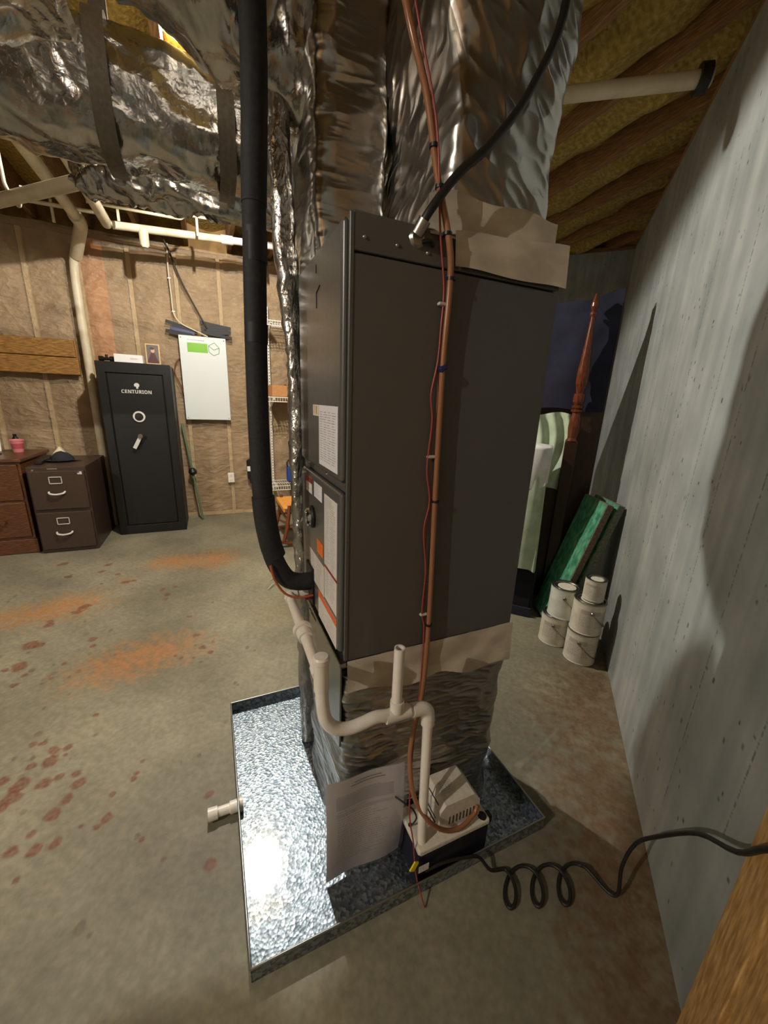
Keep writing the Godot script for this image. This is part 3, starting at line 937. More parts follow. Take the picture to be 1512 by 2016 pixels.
func build_air_handler() -> void:
	var a := thing("air_handler", "tall dark grey sheet metal air handler cabinet with labelled doors", "air handler", Vector3(0.545, 0.748, -1.021))
	obj("cabinet", Shape.new().span(Vector3(0.276, 0.75, -1.236), Vector3(0.814, 1.676, -0.806), 0.003), M.cabinet, a)
	obj("top_panel", Shape.new().span(Vector3(0.276, 1.6785, -1.236), Vector3(0.814, 1.746, -0.8055), 0.003), M.cabinet, a)
	var ud := obj("upper_door", Shape.new().span(Vector3(0.257, 1.218, -1.228), Vector3(0.277, 1.738, -0.816), 0.012), M.cabinet, a)
	var ld := obj("lower_door", Shape.new().span(Vector3(0.257, 0.768, -1.228), Vector3(0.277, 1.196, -0.816), 0.012), M.cabinet, a)
	obj("corner_flange", Shape.new().span(Vector3(0.268, 0.752, -0.814), Vector3(0.279, 1.744, -0.8045), 0.003), M.cabinet, a)
	# pressed marks on the upper door
	for q in [[Vector3(0.2565, 1.612, -1.018), Vector3(0.2565, 1.645, -1.018)], [Vector3(0.2565, 1.645, -1.018), Vector3(0.2565, 1.655, -0.985)], [Vector3(0.2565, 1.688, -1.02), Vector3(0.2565, 1.706, -1.02)]]:
		obj("pressed_mark", Shape.new().bar(q[0], q[1], 0.003, 0.002, 0.0005), M.black, ud)
	var white := c8(226, 226, 230)
	var ink := c8(70, 72, 84)
	sticker("data_label", -1.0, -0.836, 1.236, 1.386, print_sheet(200, 180, 21, white, ink, 22, [[0.0, 0.1, white]], 4, 0.06), ud)
	sticker("warning_label", -1.062, -1.003, 1.358, 1.386, print_sheet(90, 50, 22, c8(222, 214, 196), ink, 6, [[0.15, 0.85, c8(214, 160, 40), 0.55, 0.75]], 2, 0.1), ud)
	sticker("red_label", -1.17, -1.088, 1.13, 1.178, print_sheet(80, 60, 23, c8(226, 220, 214), c8(150, 60, 50), 6, [[0.0, 0.35, c8(150, 44, 38)], [0.0, 1.0, c8(150, 44, 38), 0.0, 0.16]], 1, 0.12), ld)
	sticker("small_label", -1.06, -0.975, 1.133, 1.176, print_sheet(90, 60, 24, white, c8(150, 150, 160), 7, [], 1, 0.1), ld)
	sticker("wiring_label", -0.95, -0.836, 0.868, 1.166, print_sheet(130, 300, 25, c8(214, 212, 206), c8(130, 130, 136), 46, [[0.66, 0.69, c8(150, 44, 40)], [0.02, 0.1, c8(196, 196, 192), 0.05, 0.6]], 2, 0.05), ld)
	sticker("orange_label", -1.03, -0.966, 0.975, 1.015, print_sheet(70, 60, 26, c8(232, 112, 36), c8(150, 60, 20), 6, [], 1, 0.12), ld)
	sticker("notice_label", -1.13, -0.955, 0.862, 0.955, print_sheet(150, 110, 27, c8(214, 208, 200), c8(140, 136, 140), 11, [], 2, 0.06), ld)
	sticker("hazard_label", -1.018, -0.836, 0.772, 0.858, print_sheet(160, 110, 28, c8(216, 212, 208), c8(160, 156, 156), 10, [[0.0, 0.24, c8(222, 104, 58)]], 2, 0.06), ld)
	# chrome ringed latch on the lower door
	var t := Transform3D(Basis(Vector3.BACK, PI / 2), Vector3(0.257, 1.066, -1.078))
	var la := obj("door_latch", Shape.new().lathe([Vector2(0.034, 0.0), Vector2(0.034, 0.007), Vector2(0.026, 0.014), Vector2(0.0, 0.014)], 30, t), M.black, a)
	obj("chrome_ring", Shape.new().lathe([Vector2(0.018, 0.012), Vector2(0.019, 0.019), Vector2(0.023, 0.021), Vector2(0.027, 0.018), Vector2(0.028, 0.012)], 30, t), M.chrome, la)
	obj("thumb_turn", Shape.new().box(Vector3(0.238, 1.066, -1.078), Vector3(0.014, 0.034, 0.009), 0.003), M.chrome, la)
	for q in [Vector2(0.299, 1.704), Vector2(0.369, 1.702), Vector2(0.439, 1.7)]:
		obj("screw", Shape.new().lathe([Vector2(0.0, 0.003), Vector2(0.003, 0.0025), Vector2(0.0045, 0.0)], 10, Transform3D(Basis(Vector3.RIGHT, PI / 2), Vector3(q.x, q.y, -0.8055))), M.steel, a)
	for z in [-0.83, -1.0, -1.2]:
		obj("screw", Shape.new().lathe([Vector2(0.0, 0.003), Vector2(0.003, 0.0025), Vector2(0.0045, 0.0)], 10, Transform3D(Basis(Vector3.BACK, PI / 2), Vector3(0.276, 1.207, z))), M.chrome, a)
	obj("refrigerant_plate", Shape.new().span(Vector3(0.25, 0.775, -1.155), Vector3(0.258, 0.9, -1.07), 0.003), M.black, a)


func pvc_run(p: Array, parent: Node, called := "pipe_section", r := 0.0135) -> void:
	obj(called, Shape.new().tube(p, r, 18), M.pvc, parent)


func collar(c: Vector3, d: Vector3, long: float, r: float, parent: Node, called := "coupling") -> void:
	obj(called, Shape.new().tube([c - d * long * 0.5, c - d * (long * 0.5 - 0.001), c + d * (long * 0.5 - 0.001), c + d * long * 0.5], [r * 0.95, r, r, r * 0.95], 20), M.pvc, parent)


func build_plumbing() -> void:
	# insulated suction line
	var bp := thing("insulated_pipe", "thick black foam covered pipe bending into the lower door", "pipe", Vector3(0.12, 0.82, -1.1))
	var way := smooth([Vector3(0.15, 2.84, -1.12), Vector3(0.145, 2.15, -1.1), Vector3(0.131, 1.83, -1.1), Vector3(0.12, 1.5, -1.1), Vector3(0.117, 1.28, -1.1), Vector3(0.121, 1.1, -1.1), Vector3(0.137, 0.96, -1.1), Vector3(0.172, 0.876, -1.1), Vector3(0.21, 0.852, -1.1), Vector3(0.252, 0.848, -1.1)], 8)
	obj("foam_sleeve", Shape.new().tube(way.slice(16), 0.0275, 20), M.black_foam, bp)
	obj("foam_sleeve", Shape.new().tube(way.slice(0, 17), 0.029, 20), M.black_foam, bp)
	obj("tape_joint", Shape.new().tube([Vector3(0.1305, 1.78, -1.1), Vector3(0.128, 1.71, -1.1)], 0.0285, 20), M.black_tape, bp)
	obj("tape_joint", Shape.new().tube([Vector3(0.1235, 1.575, -1.1), Vector3(0.1215, 1.53, -1.1)], 0.0285, 20), M.black_tape, bp)
	obj("lap_sleeve", Shape.new().tube(smooth([Vector3(0.12, 1.13, -1.1), Vector3(0.124, 1.06, -1.1), Vector3(0.135, 0.985, -1.1), Vector3(0.146, 0.945, -1.1)], 5), 0.0315, 20), M.black_foam, bp)
	var lw := thing("copper_line", "thin copper line running below the black foam elbow", "pipe", Vector3(0.17, 0.8, -1.08))
	obj("bare_tube", Shape.new().tube(smooth([Vector3(0.128, 0.93, -1.07), Vector3(0.138, 0.885, -1.067), Vector3(0.165, 0.836, -1.067), Vector3(0.205, 0.814, -1.067), Vector3(0.252, 0.812, -1.07)], 6), 0.0036, 10), M.orange_wire, lw)
	obj("valve_cap", Shape.new().lathe([Vector2(0.0, 0.022), Vector2(0.008, 0.02), Vector2(0.009, 0.0), Vector2(0.0, 0.0)], 12, Transform3D(Basis(Vector3.BACK, PI / 2), Vector3(0.25, 0.8, -1.085))), mat(c8(150, 36, 60), 0.4), lw)
	# condensate drain
	var d := thing("condensate_drain", "white plastic condensate drain with trap and open vent riser", "pipe", Vector3(0.3, 0.15, -0.75))
	pvc_run([Vector3(0.27, 0.79, -1.135), Vector3(0.2, 0.789, -1.135)], d)
	obj("elbow", Shape.new().tube(bends([Vector3(0.215, 0.789, -1.135), Vector3(0.19, 0.789, -1.135), Vector3(0.19, 0.789, -1.105)], 0.014), 0.0175, 18), M.pvc, d)
	pvc_run([Vector3(0.19, 0.789, -1.11), Vector3(0.19, 0.778, -0.755)], d)
	collar(Vector3(0.19, 0.7845, -0.935), Vector3(0, 0.02, -1).normalized(), 0.016, 0.026, d, "union_nut")
	collar(Vector3(0.19, 0.783, -0.912), Vector3(0, 0.02, -1).normalized(), 0.03, 0.0195, d, "union_body")
	collar(Vector3(0.19, 0.79, -0.735), Vector3.UP, 0.085, 0.0178, d, "tee_body")
	collar(Vector3(0.19, 0.779, -0.765), Vector3.BACK, 0.03, 0.0175, d, "tee_branch")
	obj("cleanout_cap", Shape.new().lathe([Vector2(0.018, 0.0), Vector2(0.0195, 0.002), Vector2(0.0195, 0.014), Vector2(0.016, 0.018), Vector2(0.0, 0.019)], 20, Transform3D(Basis.IDENTITY, Vector3(0.19, 0.822, -0.735))), M.pvc, d)
	obj("trap_bend", Shape.new().tube(smooth([Vector3(0.19, 0.752, -0.733), Vector3(0.191, 0.71, -0.727), Vector3(0.197, 0.672, -0.72), Vector3(0.218, 0.646, -0.715), Vector3(0.25, 0.636, -0.712), Vector3(0.285, 0.64, -0.71), Vector3(0.32, 0.646, -0.71), Vector3(0.352, 0.64, -0.71)], 6), 0.0155, 18), M.pvc, d)
	collar(Vector3(0.381, 0.636, -0.71), Vector3.RIGHT, 0.068, 0.0182, d, "tee_body")
	collar(Vector3(0.379, 0.662, -0.71), Vector3.UP, 0.03, 0.0182, d, "tee_branch")
	# open riser: a real tube with an inside
	obj("vent_riser", Shape.new().lathe([Vector2(0.0135, 0.655), Vector2(0.0135, 0.832), Vector2(0.0098, 0.832), Vector2(0.0098, 0.66), Vector2(0.0, 0.66)], 20, Transform3D(Basis.IDENTITY, Vector3(0.377, 0, -0.71))), M.pvc, d)
	pvc_run([Vector3(0.41, 0.634, -0.71), Vector3(0.44, 0.63, -0.71)], d)
	obj("elbow", Shape.new().tube(bends([Vector3(0.423, 0.632, -0.71), Vector3(0.473, 0.626, -0.71), Vector3(0.474, 0.572, -0.708)], 0.026), 0.0182, 18), M.pvc, d)
	pvc_run([Vector3(0.474, 0.6, -0.709), Vector3(0.479, 0.152, -0.694)], d)
	# pump
	var p := thing("condensate_pump", "small condensate pump with white vented lid and dark tank", "pump", Vector3(0.585, 0.006, -0.735))
	obj("tank", Shape.new().prism(PackedVector2Array([Vector2(-0.118, -0.062), Vector2(0.118, -0.062), Vector2(0.124, 0.066), Vector2(-0.124, 0.066)]), 0.13, Transform3D(Basis(Vector3.RIGHT, Vector3(0, 0, 1), Vector3.UP), Vector3(0.584, 0.006, -0.736))), M.navy_plastic, p)
	var lid := obj("lid", Shape.new().box(Vector3(0.585, 0.145, -0.735), Vector3(0.256, 0.022, 0.14), 0.007), M.lid, p)
	obj("motor_cover", Shape.new().prism(PackedVector2Array([Vector2(-0.072, 0.0), Vector2(0.078, 0.0), Vector2(0.074, 0.07), Vector2(0.05, 0.102), Vector2(-0.052, 0.102), Vector2(-0.07, 0.08)]), 0.105, Transform3D(Basis.IDENTITY, Vector3(0.607, 0.154, -0.796))), M.lid, p)
	for k in 8:
		obj("vent_slot", Shape.new().box(Vector3(0.572 + 0.0125 * k, 0.19, -0.6908), Vector3(0.0035, 0.03, 0.002), 0.0005), M.black, p)
	for k in 5:
		obj("vent_slot", Shape.new().box(Vector3(0.5345 + 0.002 * k, 0.175 + 0.016 * k, -0.742), Vector3(0.003, 0.005, 0.06), 0.0005), M.black, p)
	var lt := print_sheet(80, 60, 31, c8(200, 194, 180), c8(60, 58, 60), 6, [], 2, 0.1)
	obj("rating_label", Shape.new().box(Vector3(0.585, 0.2565, -0.745), Vector3(0.05, 0.001, 0.04), 0.0003), lt, p)
	obj("inlet_hole", Shape.new().lathe([Vector2(0.0, 0.0005), Vector2(0.014, 0.0005), Vector2(0.014, -0.01)], 20, Transform3D(Basis.IDENTITY, Vector3(0.692, 0.157, -0.684))), M.black, lid)
	obj("inlet_hole", Shape.new().lathe([Vector2(0.0, 0.0005), Vector2(0.006, 0.0005), Vector2(0.006, -0.01)], 14, Transform3D(Basis.IDENTITY, Vector3(0.468, 0.157, -0.745))), M.black, lid)
	obj("side_clip", Shape.new().box(Vector3(0.722, 0.13, -0.69), Vector3(0.02, 0.03, 0.024), 0.004), M.black, p)
	obj("lid_latch", Shape.new().box(Vector3(0.6, 0.13, -0.664), Vector3(0.02, 0.016, 0.006), 0.002), M.black, p)
	# discharge tube up the side of the cabinet
	var tb := thing("vinyl_tube", "amber vinyl tube rising up the cabinet side to the ceiling", "tube", Vector3(0.49, 0.2, -0.79))
	obj("hose", Shape.new().tube(smooth([Vector3(0.672, 0.205, -0.69), Vector3(0.655, 0.185, -0.682), Vector3(0.6, 0.172, -0.672), Vector3(0.545, 0.19, -0.672), Vector3(0.49, 0.245, -0.68), Vector3(0.452, 0.32, -0.712), Vector3(0.452, 0.42, -0.75), Vector3(0.475, 0.5, -0.775), Vector3(0.498, 0.6, -0.785), Vector3(0.506, 0.82, -0.793), Vector3(0.496, 1.18, -0.795), Vector3(0.489, 1.48, -0.795), Vector3(0.49, 1.645, -0.793), Vector3(0.476, 1.72, -0.786), Vector3(0.44, 1.83, -0.79), Vector3(0.405, 1.94, -0.785), Vector3(0.36, 2.05, -0.79), Vector3(0.32, 2.3, -0.85), Vector3(0.3, 2.85, -0.95)], 6), 0.0068, 12), M.vinyl, tb)
	for q in [Vector3(0.491, 1.657, -0.793), Vector3(0.498, 1.167, -0.795), Vector3(0.506, 0.818, -0.793), Vector3(0.428, 1.87, -0.787), Vector3(0.447, 1.81, -0.789), Vector3(0.471, 1.734, -0.787)]:
		obj("cable_tie", Shape.new().tube([q - Vector3(0, 0.003, 0), q + Vector3(0, 0.003, 0)], 0.0095, 12), M.black, tb)
	for q in [Vector3(0.478, 1.608, -0.799), Vector3(0.478, 1.278, -0.799), Vector3(0.49, 0.85, -0.799)]:
		obj("clip", Shape.new().box(q, Vector3(0.022, 0.008, 0.012), 0.003), M.clip, tb)
	# pipes under the joists at the back
	for k in 2:
		var x: float = [-0.86, -0.66][k]
		var vp := thing("vent_pipe", ["grey white pipe under the joists ending in an elbow above the safe", "grey white pipe under the joists right of the elbow"][k], "pipe", Vector3(x, 2.7, -3.8))
		obj("pipe_section", Shape.new().tube([Vector3(x, 2.72, -2.4), Vector3(x, 2.72, -4.32)], 0.04, 18), M.pvc_old, vp)
		if k == 0:
			obj("coupling", Shape.new().tube([Vector3(x, 2.72, -4.26), Vector3(x, 2.72, -4.36)], 0.05, 18), M.pvc_old, vp)
			obj("elbow", Shape.new().tube(bends([Vector3(x, 2.72, -4.33), Vector3(x, 2.72, -4.45), Vector3(-1.0, 2.56, -4.78)], 0.06), 0.048, 18), M.pvc_old, vp)
			obj("stack", Shape.new().tube(smooth([Vector3(-0.98, 2.6, -4.74), Vector3(-1.04, 2.42, -4.82), Vector3(-1.045, 1.5, -4.82), Vector3(-1.045, 0.0, -4.82)], 5), 0.036, 18), M.pvc_old, vp)
	var wp := thing("water_pipe", "white drain pipe along the top of the back wall with capped tee", "pipe", Vector3(0.2, 2.74, -4.3))
	obj("pipe_section", Shape.new().tube([Vector3(-0.62, 2.71, -4.3), Vector3(0.26, 2.7576, -4.3)], 0.03, 18), M.pvc_old, wp)
	obj("pipe_section", Shape.new().tube([Vector3(0.26, 2.7576, -4.3), Vector3(1.6, 2.83, -4.3)], 0.03, 18), M.pvc, wp)
	obj("coupling", Shape.new().tube([Vector3(0.21, 2.755, -4.3), Vector3(0.31, 2.76, -4.3)], 0.037, 18), M.pvc, wp)
	obj("capped_tee", Shape.new().tube([Vector3(-0.4, 2.72, -4.3), Vector3(-0.4, 2.6, -4.3), Vector3(-0.4, 2.585, -4.3)], [0.038, 0.036, 0.02], 16), M.pvc_old, wp)
	var sp := thing("water_pipe", "thin white supply pipe running above the drain pipe on back wall", "pipe", Vector3(0.2, 2.82, -4.15))
	obj("pipe_section", Shape.new().tube(bends([Vector3(-0.75, 2.79, -4.15), Vector3(-0.1, 2.8, -4.15), Vector3(-0.06, 2.84, -4.15), Vector3(1.6, 2.87, -4.15)], 0.02), 0.011, 10), M.pvc_old, sp)
	for x in [-0.55, 0.02, 0.5]:
		obj("hanger", Shape.new().box(Vector3(x, 2.79, -4.16), Vector3(0.02, 0.18, 0.012), 0.003), M.pvc_old, sp)
	var s2 := thing("water_pipe", "tan supply pipe along the joists above the wooden planks", "pipe", Vector3(-1.2, 2.78, -4.2))
	obj("pipe_section", Shape.new().tube([Vector3(-2.2, 2.74, -4.25), Vector3(-0.7, 2.76, -4.25)], 0.014, 10), M.pvc_old, s2)
	obj("hanger", Shape.new().box(Vector3(-1.0, 2.72, -4.26), Vector3(0.02, 0.16, 0.012), 0.003), M.pvc_old, s2)
	var rp := thing("vent_pipe", "dim white pipe crossing the joists to the concrete wall at upper right", "pipe", Vector3(1.4, 2.62, -1.5))
	obj("pipe_section", Shape.new().tube([Vector3(0.95, 2.72, -2.07), Vector3(1.97, 2.72, -1.31)], 0.03, 16), M.pvc_old, rp)
	obj("flange", Shape.new().tube([Vector3(1.93, 2.72, -1.34), Vector3(1.96, 2.72, -1.317)], 0.05, 16), M.black_rubber, rp)


func build_wiring() -> void:
	# power whip into the top of the cabinet
	var w := thing("power_cable", "thick black electric cable dropping from ceiling into the cabinet top", "cable", Vector3(0.41, 1.73, -0.79))
	obj("jacket", Shape.new().tube(smooth([Vector3(0.72, 2.85, -0.98), Vector3(0.72, 2.45, -0.87), Vector3(0.7, 2.175, -0.785), Vector3(0.636, 2.013, -0.78), Vector3(0.55, 1.9, -0.775), Vector3(0.48, 1.835, -0.775), Vector3(0.425, 1.765, -0.78), Vector3(0.412, 1.735, -0.795)], 6), 0.0085, 12), M.black_rubber, w)
	obj("connector", Shape.new().tube([Vector3(0.418, 1.75, -0.788), Vector3(0.41, 1.728, -0.803)], 0.013, 12), M.steel, w)
	obj("lock_nut", Shape.new().lathe([Vector2(0.0, 0.006), Vector2(0.014, 0.006), Vector2(0.019, 0.0)], 8, Transform3D(Basis(Vector3.RIGHT, PI / 2), Vector3(0.412, 1.722, -0.8055))), M.steel, w)
	obj("loose_wire", Shape.new().tube(smooth([Vector3(0.42, 1.715, -0.8), Vector3(0.435, 1.718, -0.795), Vector3(0.448, 1.712, -0.8)], 5), 0.004, 8), M.black, w)
	# control wires beside the vinyl tube
	var c := thing("control_wire", "thin red control wires tied along the amber tube", "wire", Vector3(0.48, 0.3, -0.795))
	obj("strand", Shape.new().tube(smooth([Vector3(0.335, 2.3, -0.84), Vector3(0.372, 2.05, -0.78), Vector3(0.425, 1.9, -0.778), Vector3(0.455, 1.74, -0.79), Vector3(0.478, 1.64, -0.797), Vector3(0.478, 1.56, -0.797), Vector3(0.476, 1.49, -0.797), Vector3(0.465, 1.42, -0.797), Vector3(0.473, 1.36, -0.797), Vector3(0.468, 1.25, -0.797), Vector3(0.482, 1.17, -0.797), Vector3(0.472, 1.09, -0.797), Vector3(0.486, 0.98, -0.797), Vector3(0.484, 0.86, -0.797), Vector3(0.495, 0.8, -0.797), Vector3(0.493, 0.62, -0.79), Vector3(0.47, 0.45, -0.765), Vector3(0.448, 0.35, -0.73), Vector3(0.445, 0.24, -0.715), Vector3(0.449, 0.17, -0.69), Vector3(0.452, 0.09, -0.675), Vector3(0.455, 0.056, -0.665), Vector3(0.455, 0.04, -0.648), Vector3(0.46, 0.004, -0.62)], 6), 0.0022, 8), M.red_wire, c)
	obj("strand", Shape.new().tube(smooth([Vector3(0.476, 1.49, -0.799), Vector3(0.484, 1.4, -0.7995), Vector3(0.478, 1.3, -0.8), Vector3(0.487, 1.17, -0.8), Vector3(0.482, 1.05, -0.8), Vector3(0.492, 0.9, -0.8), Vector3(0.496, 0.75, -0.797)], 6), 0.0018, 8), M.brown_wire, c)
	obj("blue_tape", Shape.new().box(Vector3(0.487, 1.478, -0.793), Vector3(0.02, 0.012, 0.018), 0.003, Basis(Vector3.BACK, 0.6)), M.blue_tape, c)
	obj("wire_nut", Shape.new().box(Vector3(0.447, 0.1, -0.672), Vector3(0.018, 0.034, 0.006), 0.002, Basis(Vector3.BACK, -0.5)), M.yellow, c)
	var fl := Shape.new().box(Vector3(0.472, 0.098, -0.659), Vector3(0.034, 0.026, 0.001), 0.0004)
	obj("paper_tag", fl, print_sheet(60, 46, 33, c8(222, 218, 212), c8(120, 116, 116), 5, [], 1, 0.1), c)
	var bl := thing("float_wire", "short dark blue float switch wires beside the pump lid", "wire", Vector3(0.45, 0.2, -0.72))
	obj("strand", Shape.new().tube(smooth([Vector3(0.42, 0.27, -0.765), Vector3(0.44, 0.265, -0.74), Vector3(0.46, 0.25, -0.725), Vector3(0.472, 0.215, -0.72), Vector3(0.47, 0.16, -0.74)], 5), 0.0025, 8), M.navy_plastic, bl)
	# pump power cord in slack coils
	var pts := [Vector3(0.48, 0.075, -0.663), Vector3(0.55, 0.085, -0.655), Vector3(0.63, 0.07, -0.645), Vector3(0.665, 0.05, -0.64), Vector3(0.69, 0.02, -0.615)]
	var to_viewer := Vector3(-0.62, 0, 0.78)
	for k in 46:
		var t := k / 45.0
		var a := TAU * 3.0 * t + 0.5
		pts.append(Vector3(0.69, 0.009, -0.575).lerp(Vector3(0.925, 0.009, -0.49), t) - to_viewer * 0.054 * cos(a) + Vector3(0.92, 0, 0.4) * 0.034 * sin(a) + Vector3(0, 0.005 * sin(a), 0))
	pts.append_array([Vector3(0.975, 0.02, -0.5), Vector3(0.99, 0.008, -0.44), Vector3(1.0, 0.03, -0.418), Vector3(1.005, 0.12, -0.43), Vector3(1.02, 0.22, -0.42), Vector3(1.02, 0.31, -0.375), Vector3(0.96, 0.47, -0.29), Vector3(0.86, 0.6, -0.2), Vector3(0.77, 0.74, -0.145), Vector3(0.7, 0.88, -0.06)])
	single("coiled_cable", Shape.new().tube(smooth(pts, 4), 0.0052, 10), M.black_rubber, "black power cord looping in slack coils from the pump to right", "cord")
	# stray white wires on the floor behind the pan
	for k in 3:
		var o: Vector3 = [Vector3(0.4, 0.0, -2.95), Vector3(0.46, 0.0, -3.0), Vector3(0.36, 0.0, -2.8)][k]
		single("wire_scrap", Shape.new().tube(smooth([o + Vector3(-0.06, 0.003, 0.06), o + Vector3(-0.02, 0.02, 0.02), o + Vector3(0.02, 0.01, -0.03), o + Vector3(0.07, 0.004, -0.02 - 0.03 * k)], 4), 0.003, 6), M.beige_wire, ["curled pale wire scrap on the floor nearest the rocking chair", "pale wire scrap on the floor against the foil riser", "pale wire scrap on the floor nearest the drain pan"][k], "wire", "wire scraps on the floor")


func build_back_left() -> void:
	# dresser
	var d := thing("dresser", "reddish brown wooden dresser at the left edge beside the filing cabinet", "dresser", Vector3(-1.9, 0, -4.4))
	obj("carcass", Shape.new().span(Vector3(-2.35, 0.06, -4.72), Vector3(-1.475, 0.8, -4.115), 0.004), M.cherry, d)
	obj("top", Shape.new().span(Vector3(-2.38, 0.8, -4.74), Vector3(-1.455, 0.83, -4.085), 0.006), M.cherry, d)
	obj("plinth", Shape.new().span(Vector3(-2.37, 0.0, -4.72), Vector3(-1.462, 0.13, -4.1), 0.006), M.cherry, d)
	for y in [0.15, 0.475]:
		var dr := obj("drawer", Shape.new().span(Vector3(-2.33, y, -4.13), Vector3(-1.495, y + 0.31, -4.1), 0.008), M.cherry, d)
		for x in [-2.1, -1.66]:
			obj("knob", Shape.new().lathe([Vector2(0.009, 0.0), Vector2(0.009, 0.012), Vector2(0.02, 0.018), Vector2(0.017, 0.03), Vector2(0.0, 0.033)], 16, Transform3D(Basis(Vector3.RIGHT, PI / 2), Vector3(x, y + 0.14, -4.1))), M.cherry, dr)
	# small things on the dresser
	var cup := thing("cup", "pink cup on the dresser top by the wall", "cup", Vector3(-1.62, 0.83, -4.55))
	obj("cup_body", Shape.new().lathe([Vector2(0.0, 0.004), Vector2(0.036, 0.0), Vector2(0.05, 0.1), Vector2(0.054, 0.1), Vector2(0.054, 0.112), Vector2(0.047, 0.112), Vector2(0.034, 0.012), Vector2(0.0, 0.012)], 20, Transform3D(Basis.IDENTITY, Vector3(-1.62, 0.83, -4.55))), M.pink, cup)
	obj("dark_band", Shape.new().lathe([Vector2(0.0405, 0.03), Vector2(0.0475, 0.078)], 20, Transform3D(Basis.IDENTITY, Vector3(-1.62, 0.83, -4.55))), mat(c8(180, 80, 88), 0.5), cup)
	single("metal_stand", Shape.new().lathe([Vector2(0.0, 0.0), Vector2(0.035, 0.0), Vector2(0.035, 0.01), Vector2(0.014, 0.016), Vector2(0.012, 0.2), Vector2(0.02, 0.21), Vector2(0.02, 0.235), Vector2(0.0, 0.235)], 16, Transform3D(Basis.IDENTITY, Vector3(-1.72, 0.83, -4.4))), M.steel, "slim metal stand on the dresser at the left edge", "stand")
	single("paper_card", Shape.new().box(Vector3(-1.82, 0.95, -4.6), Vector3(0.14, 0.24, 0.006), 0.002, Basis(Vector3.RIGHT, -0.15)), M.white, "pale upright card on the dresser at the very left edge", "card")
	single("bottle", Shape.new().lathe([Vector2(0.0, 0.0), Vector2(0.03, 0.0), Vector2(0.03, 0.1), Vector2(0.012, 0.13), Vector2(0.014, 0.15), Vector2(0.0, 0.15)], 16, Transform3D(Basis.IDENTITY, Vector3(-1.66, 0.83, -4.65))), M.black, "small black topped bottle behind the pink cup", "bottle")
	# filing cabinet
	var f := thing("filing_cabinet", "brown two drawer steel filing cabinet left of the black safe", "cabinet", Vector3(-1.227, 0, -4.4))
	obj("case", Shape.new().span(Vector3(-1.432, 0.0, -4.74), Vector3(-1.022, 0.765, -4.06), 0.006), M.file, f)
	obj("lock", Shape.new().lathe([Vector2(0.0, 0.008), Vector2(0.008, 0.007), Vector2(0.01, 0.0)], 14, Transform3D(Basis(Vector3.RIGHT, PI / 2), Vector3(-1.385, 0.735, -4.06))), M.steel, f)
	obj("name_plate", Shape.new().span(Vector3(-1.29, 0.739, -4.06), Vector3(-1.22, 0.75, -4.056), 0.001), M.steel, f)
	for k in 2:
		var y0: float = [0.395, 0.035][k]
		var dr := obj("drawer", Shape.new().span(Vector3(-1.42, y0, -4.075), Vector3(-1.034, y0 + 0.335, -4.04), 0.006), M.file, f)
		var lh := Shape.new()
		for b in [[Vector3(-1.285, y0 + 0.28, -4.038), Vector3(-1.195, y0 + 0.287, -4.034)], [Vector3(-1.285, y0 + 0.225, -4.038), Vector3(-1.195, y0 + 0.232, -4.034)], [Vector3(-1.285, y0 + 0.225, -4.038), Vector3(-1.279, y0 + 0.287, -4.034)], [Vector3(-1.201, y0 + 0.225, -4.038), Vector3(-1.195, y0 + 0.287, -4.034)]]:
			lh.span(b[0], b[1], 0.001)
		obj("label_holder", lh, M.silver_paint, dr)
		obj("handle", Shape.new().tube(smooth([Vector3(-1.3, y0 + 0.155, -4.042), Vector3(-1.29, y0 + 0.145, -4.018), Vector3(-1.245, y0 + 0.138, -4.01), Vector3(-1.2, y0 + 0.145, -4.018), Vector3(-1.19, y0 + 0.155, -4.042)], 4), 0.008, 10), M.silver_paint, dr)
		if k == 0:
			obj("flag_sticker", Shape.new().span(Vector3(-1.082, y0 + 0.302, -4.0402), Vector3(-1.05, y0 + 0.326, -4.0394), 0.0003), print_sheet(48, 34, 41, c8(216, 206, 206), c8(160, 60, 60), 6, [[0.0, 0.5, c8(60, 66, 110), 0.0, 0.45]], 1, 0.02), dr)
	var cap := thing("cloth_cap", "dark cap lying on the brown filing cabinet", "cap", Vector3(-1.28, 0.765, -4.4))
	obj("crown", Shape.new().patch(24, 8, func(u: float, v: float): return Vector3(-1.27 + 0.085 * cos(TAU * u) * cos(v * 1.5), 0.766 + 0.075 * sin(v * 1.57) * (1.0 + 0.15 * sin(5.0 * u)), -4.42 + 0.1 * sin(TAU * u) * cos(v * 1.5)), true, Vector3.UP), M.cap_cloth, cap)
	obj("brim", Shape.new().patch(14, 4, func(u: float, v: float): return Vector3(-1.27 + (0.085 + 0.06 * v) * cos(PI * u), 0.768 + 0.006 * sin(PI * u) + 0.006 * v, -4.42 + (0.1 + 0.06 * v * sin(PI * u)) * sin(PI * u)), false, Vector3.UP), M.cap_cloth, cap)
	single("folded_cloth", Shape.new().patch(16, 8, func(u: float, v: float): return Vector3(-1.33 + 0.06 * cos(TAU * u) * cos(v * 1.5), 0.766 + 0.09 * sin(v * 1.57) * (1.0 + 0.2 * sin(9.0 * u)), -4.56 + 0.05 * sin(TAU * u) * cos(v * 1.5)), true, Vector3.UP), M.cream, "cream cloth bundle behind the dark cap", "cloth")
	single("long_case", Shape.new().box(Vector3(-1.4, 0.78, -4.38), Vector3(0.05, 0.028, 0.42), 0.006, Basis(Vector3.UP, 0.12)), M.black, "long dark narrow case on the filing cabinet's left edge", "case")
	# safe
	var s := thing("gun_safe", "tall black steel safe with silver dial and lettering", "safe", Vector3(-0.616, 0, -4.62))
	obj("body", Shape.new().span(Vector3(-0.914, 0.0, -4.84), Vector3(-0.318, 1.655, -4.425), 0.008), M.safe, s)
